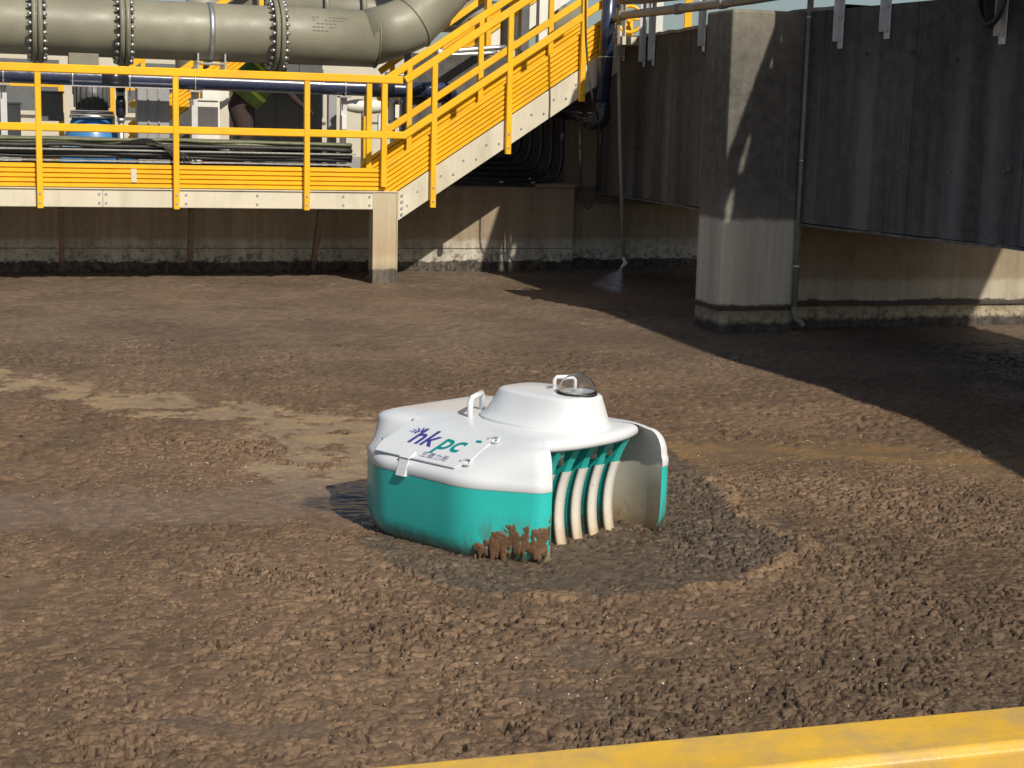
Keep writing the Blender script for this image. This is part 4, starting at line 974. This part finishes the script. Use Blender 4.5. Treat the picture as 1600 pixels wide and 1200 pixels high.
for x0,x1,y0,y1,dx,dy,zo in ((-1.5,1.9,3.2,5.0,.0055,.0065,0),(-1.9,2.5,4.99,7.3,.0062,.0072,0),(-1.9,-1.495,3.2,5.0,.02,.02,0),(1.895,2.5,3.2,5.0,.02,.02,0),(-3.6,3.9,7.28,10.7,.0135,.0165,0),(-8.5,8.0,10.66,19.5,.032,.034,-.001),(-3.6,-1.895,3.2,7.3,.022,.022,0),(2.495,4.2,3.2,7.3,.022,.022,0),(-8.5,-3.59,3.2,10.7,.06,.06,-.002),(3.89,8.0,3.2,10.7,.06,.06,-.002),(-8.5,8.0,-1.0,3.21,.05,.05,-.002)):
    xs = np.arange(x0, x1+dx, dx); ys = np.arange(y0, y1+dy, dy); X, Y = np.meshgrid(xs, ys); X = X.ravel(); Y = Y.ravel()
    h, c, w = sludge(X, Y)
    V_.append(np.stack([X, Y, h+zo], 1)); C_.append(np.concatenate([c, w[:,None]], 1))
    nx, ny = len(xs), len(ys); i = np.arange((ny-1)*(nx-1)); r = i//(nx-1); q = i % (nx-1); a = base+r*nx+q
    F_.append(np.stack([a, a+1, a+nx+1, a+nx], 1)); base += nx*ny
# a deep sheet below so that no seam shows through
V_.append(np.array([[-9,-1.5,-.07],[9,-1.5,-.07],[9,20,-.07],[-9,20,-.07]])); C_.append(np.tile([[.09,.06,.036,.3]], (4,1))); F_.append(np.array([[base,base+1,base+2,base+3]]))
V_ = np.concatenate(V_).astype(np.float32); F_ = np.concatenate(F_).astype(np.int32); C_ = np.concatenate(C_).astype(np.float32)
me = bpy.data.meshes.new('sludge_surface'); me.vertices.add(len(V_)); me.vertices.foreach_set('co', V_.ravel())
me.loops.add(F_.size); me.loops.foreach_set('vertex_index', F_.ravel()); me.polygons.add(len(F_))
me.polygons.foreach_set('loop_start', np.arange(0, F_.size, 4, dtype=np.int32)); me.polygons.foreach_set('loop_total', np.full(len(F_), 4, np.int32))
me.polygons.foreach_set('use_smooth', np.ones(len(F_), bool)); me.update(calc_edges=True)
ca = me.color_attributes.new('tone', 'FLOAT_COLOR', 'POINT'); ca.data.foreach_set('color', C_.ravel())
t = NT('sludge'); at = t.n('ShaderNodeAttribute', attribute_name='tone')
fine = t.noise(130, 6, .7); fleck = t.noise(85, 3, .6)
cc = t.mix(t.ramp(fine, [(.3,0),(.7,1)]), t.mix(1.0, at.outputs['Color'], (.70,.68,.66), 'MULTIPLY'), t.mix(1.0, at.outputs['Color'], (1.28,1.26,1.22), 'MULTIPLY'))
cc = t.mix(t.ramp(fleck, [(.735,0),(.76,.55)]), cc, (.48,.40,.30))
t.col(cc); wet = at.outputs['Alpha']
t.l(t.math('SUBTRACT', .74, t.math('MULTIPLY', wet, .50)), t.b.inputs['Roughness'])
t.b.inputs['Specular IOR Level'].default_value = .5
hb = t.math('ADD', t.math('MULTIPLY', t.noise(170, 7, .75), .6), t.noise(60, 5, .7)); bp_ = t.n('ShaderNodeBump')
t.l(t.math('SUBTRACT', 1.0, t.math('MULTIPLY', wet, .8)), bp_.inputs['Strength']); bp_.inputs['Distance'].default_value = .006
t.l(hb, bp_.inputs['Height']); t.l(bp_.outputs[0], t.b.inputs['Normal'])
me.materials.append(t.m); so = bpy.data.objects.new('sludge_surface', me); COL.objects.link(so); tag(so, kind='structure')

# pale flecks floating on the scum
rr = random.Random(9); m = MB()
def fleck(p, r):
    a0 = rr.random()*6.28; n = 5; vs = [p+Vector((math.cos(a0+6.283*i/n)*r*rr.uniform(.5,1.3), math.sin(a0+6.283*i/n)*r*rr.uniform(.3,.9), rr.uniform(-.002,.003))) for i in range(n)]; vs.append(p+UP*.004)
    m.add(vs, [(i,(i+1)%n,n) for i in range(n)])
spots = []
for k in range(420):
    q = rr.random()
    if q < .45: px, py = rr.uniform(700,1600), rr.gauss(1060,45)
    elif q < .65: px, py = rr.uniform(0,900), rr.uniform(840,1190)
    elif q < .80: px, py = rr.uniform(0,500), rr.gauss(735,25)
    else: px, py = rr.uniform(1040,1600), rr.gauss(715,25)
    p = G(px, min(py,1195)); spots.append((p, rr.uniform(.0012,.0042)*(1+.25*(p.y-4))))
XS = np.array([p.x for p,_ in spots]); YS = np.array([p.y for p,_ in spots]); HS = sludge(XS, YS)[0]
for (p, r), hh in zip(spots, HS): fleck(Vector((p.x, p.y, float(hh)+.001)), r)
tag(m.build('foam_flecks', mat('pale_foam', (.36,.31,.24), .4, var=.25, scale=30)), 'tiny pale flecks scattered over the brown sludge', 'flecks', kind='stuff')
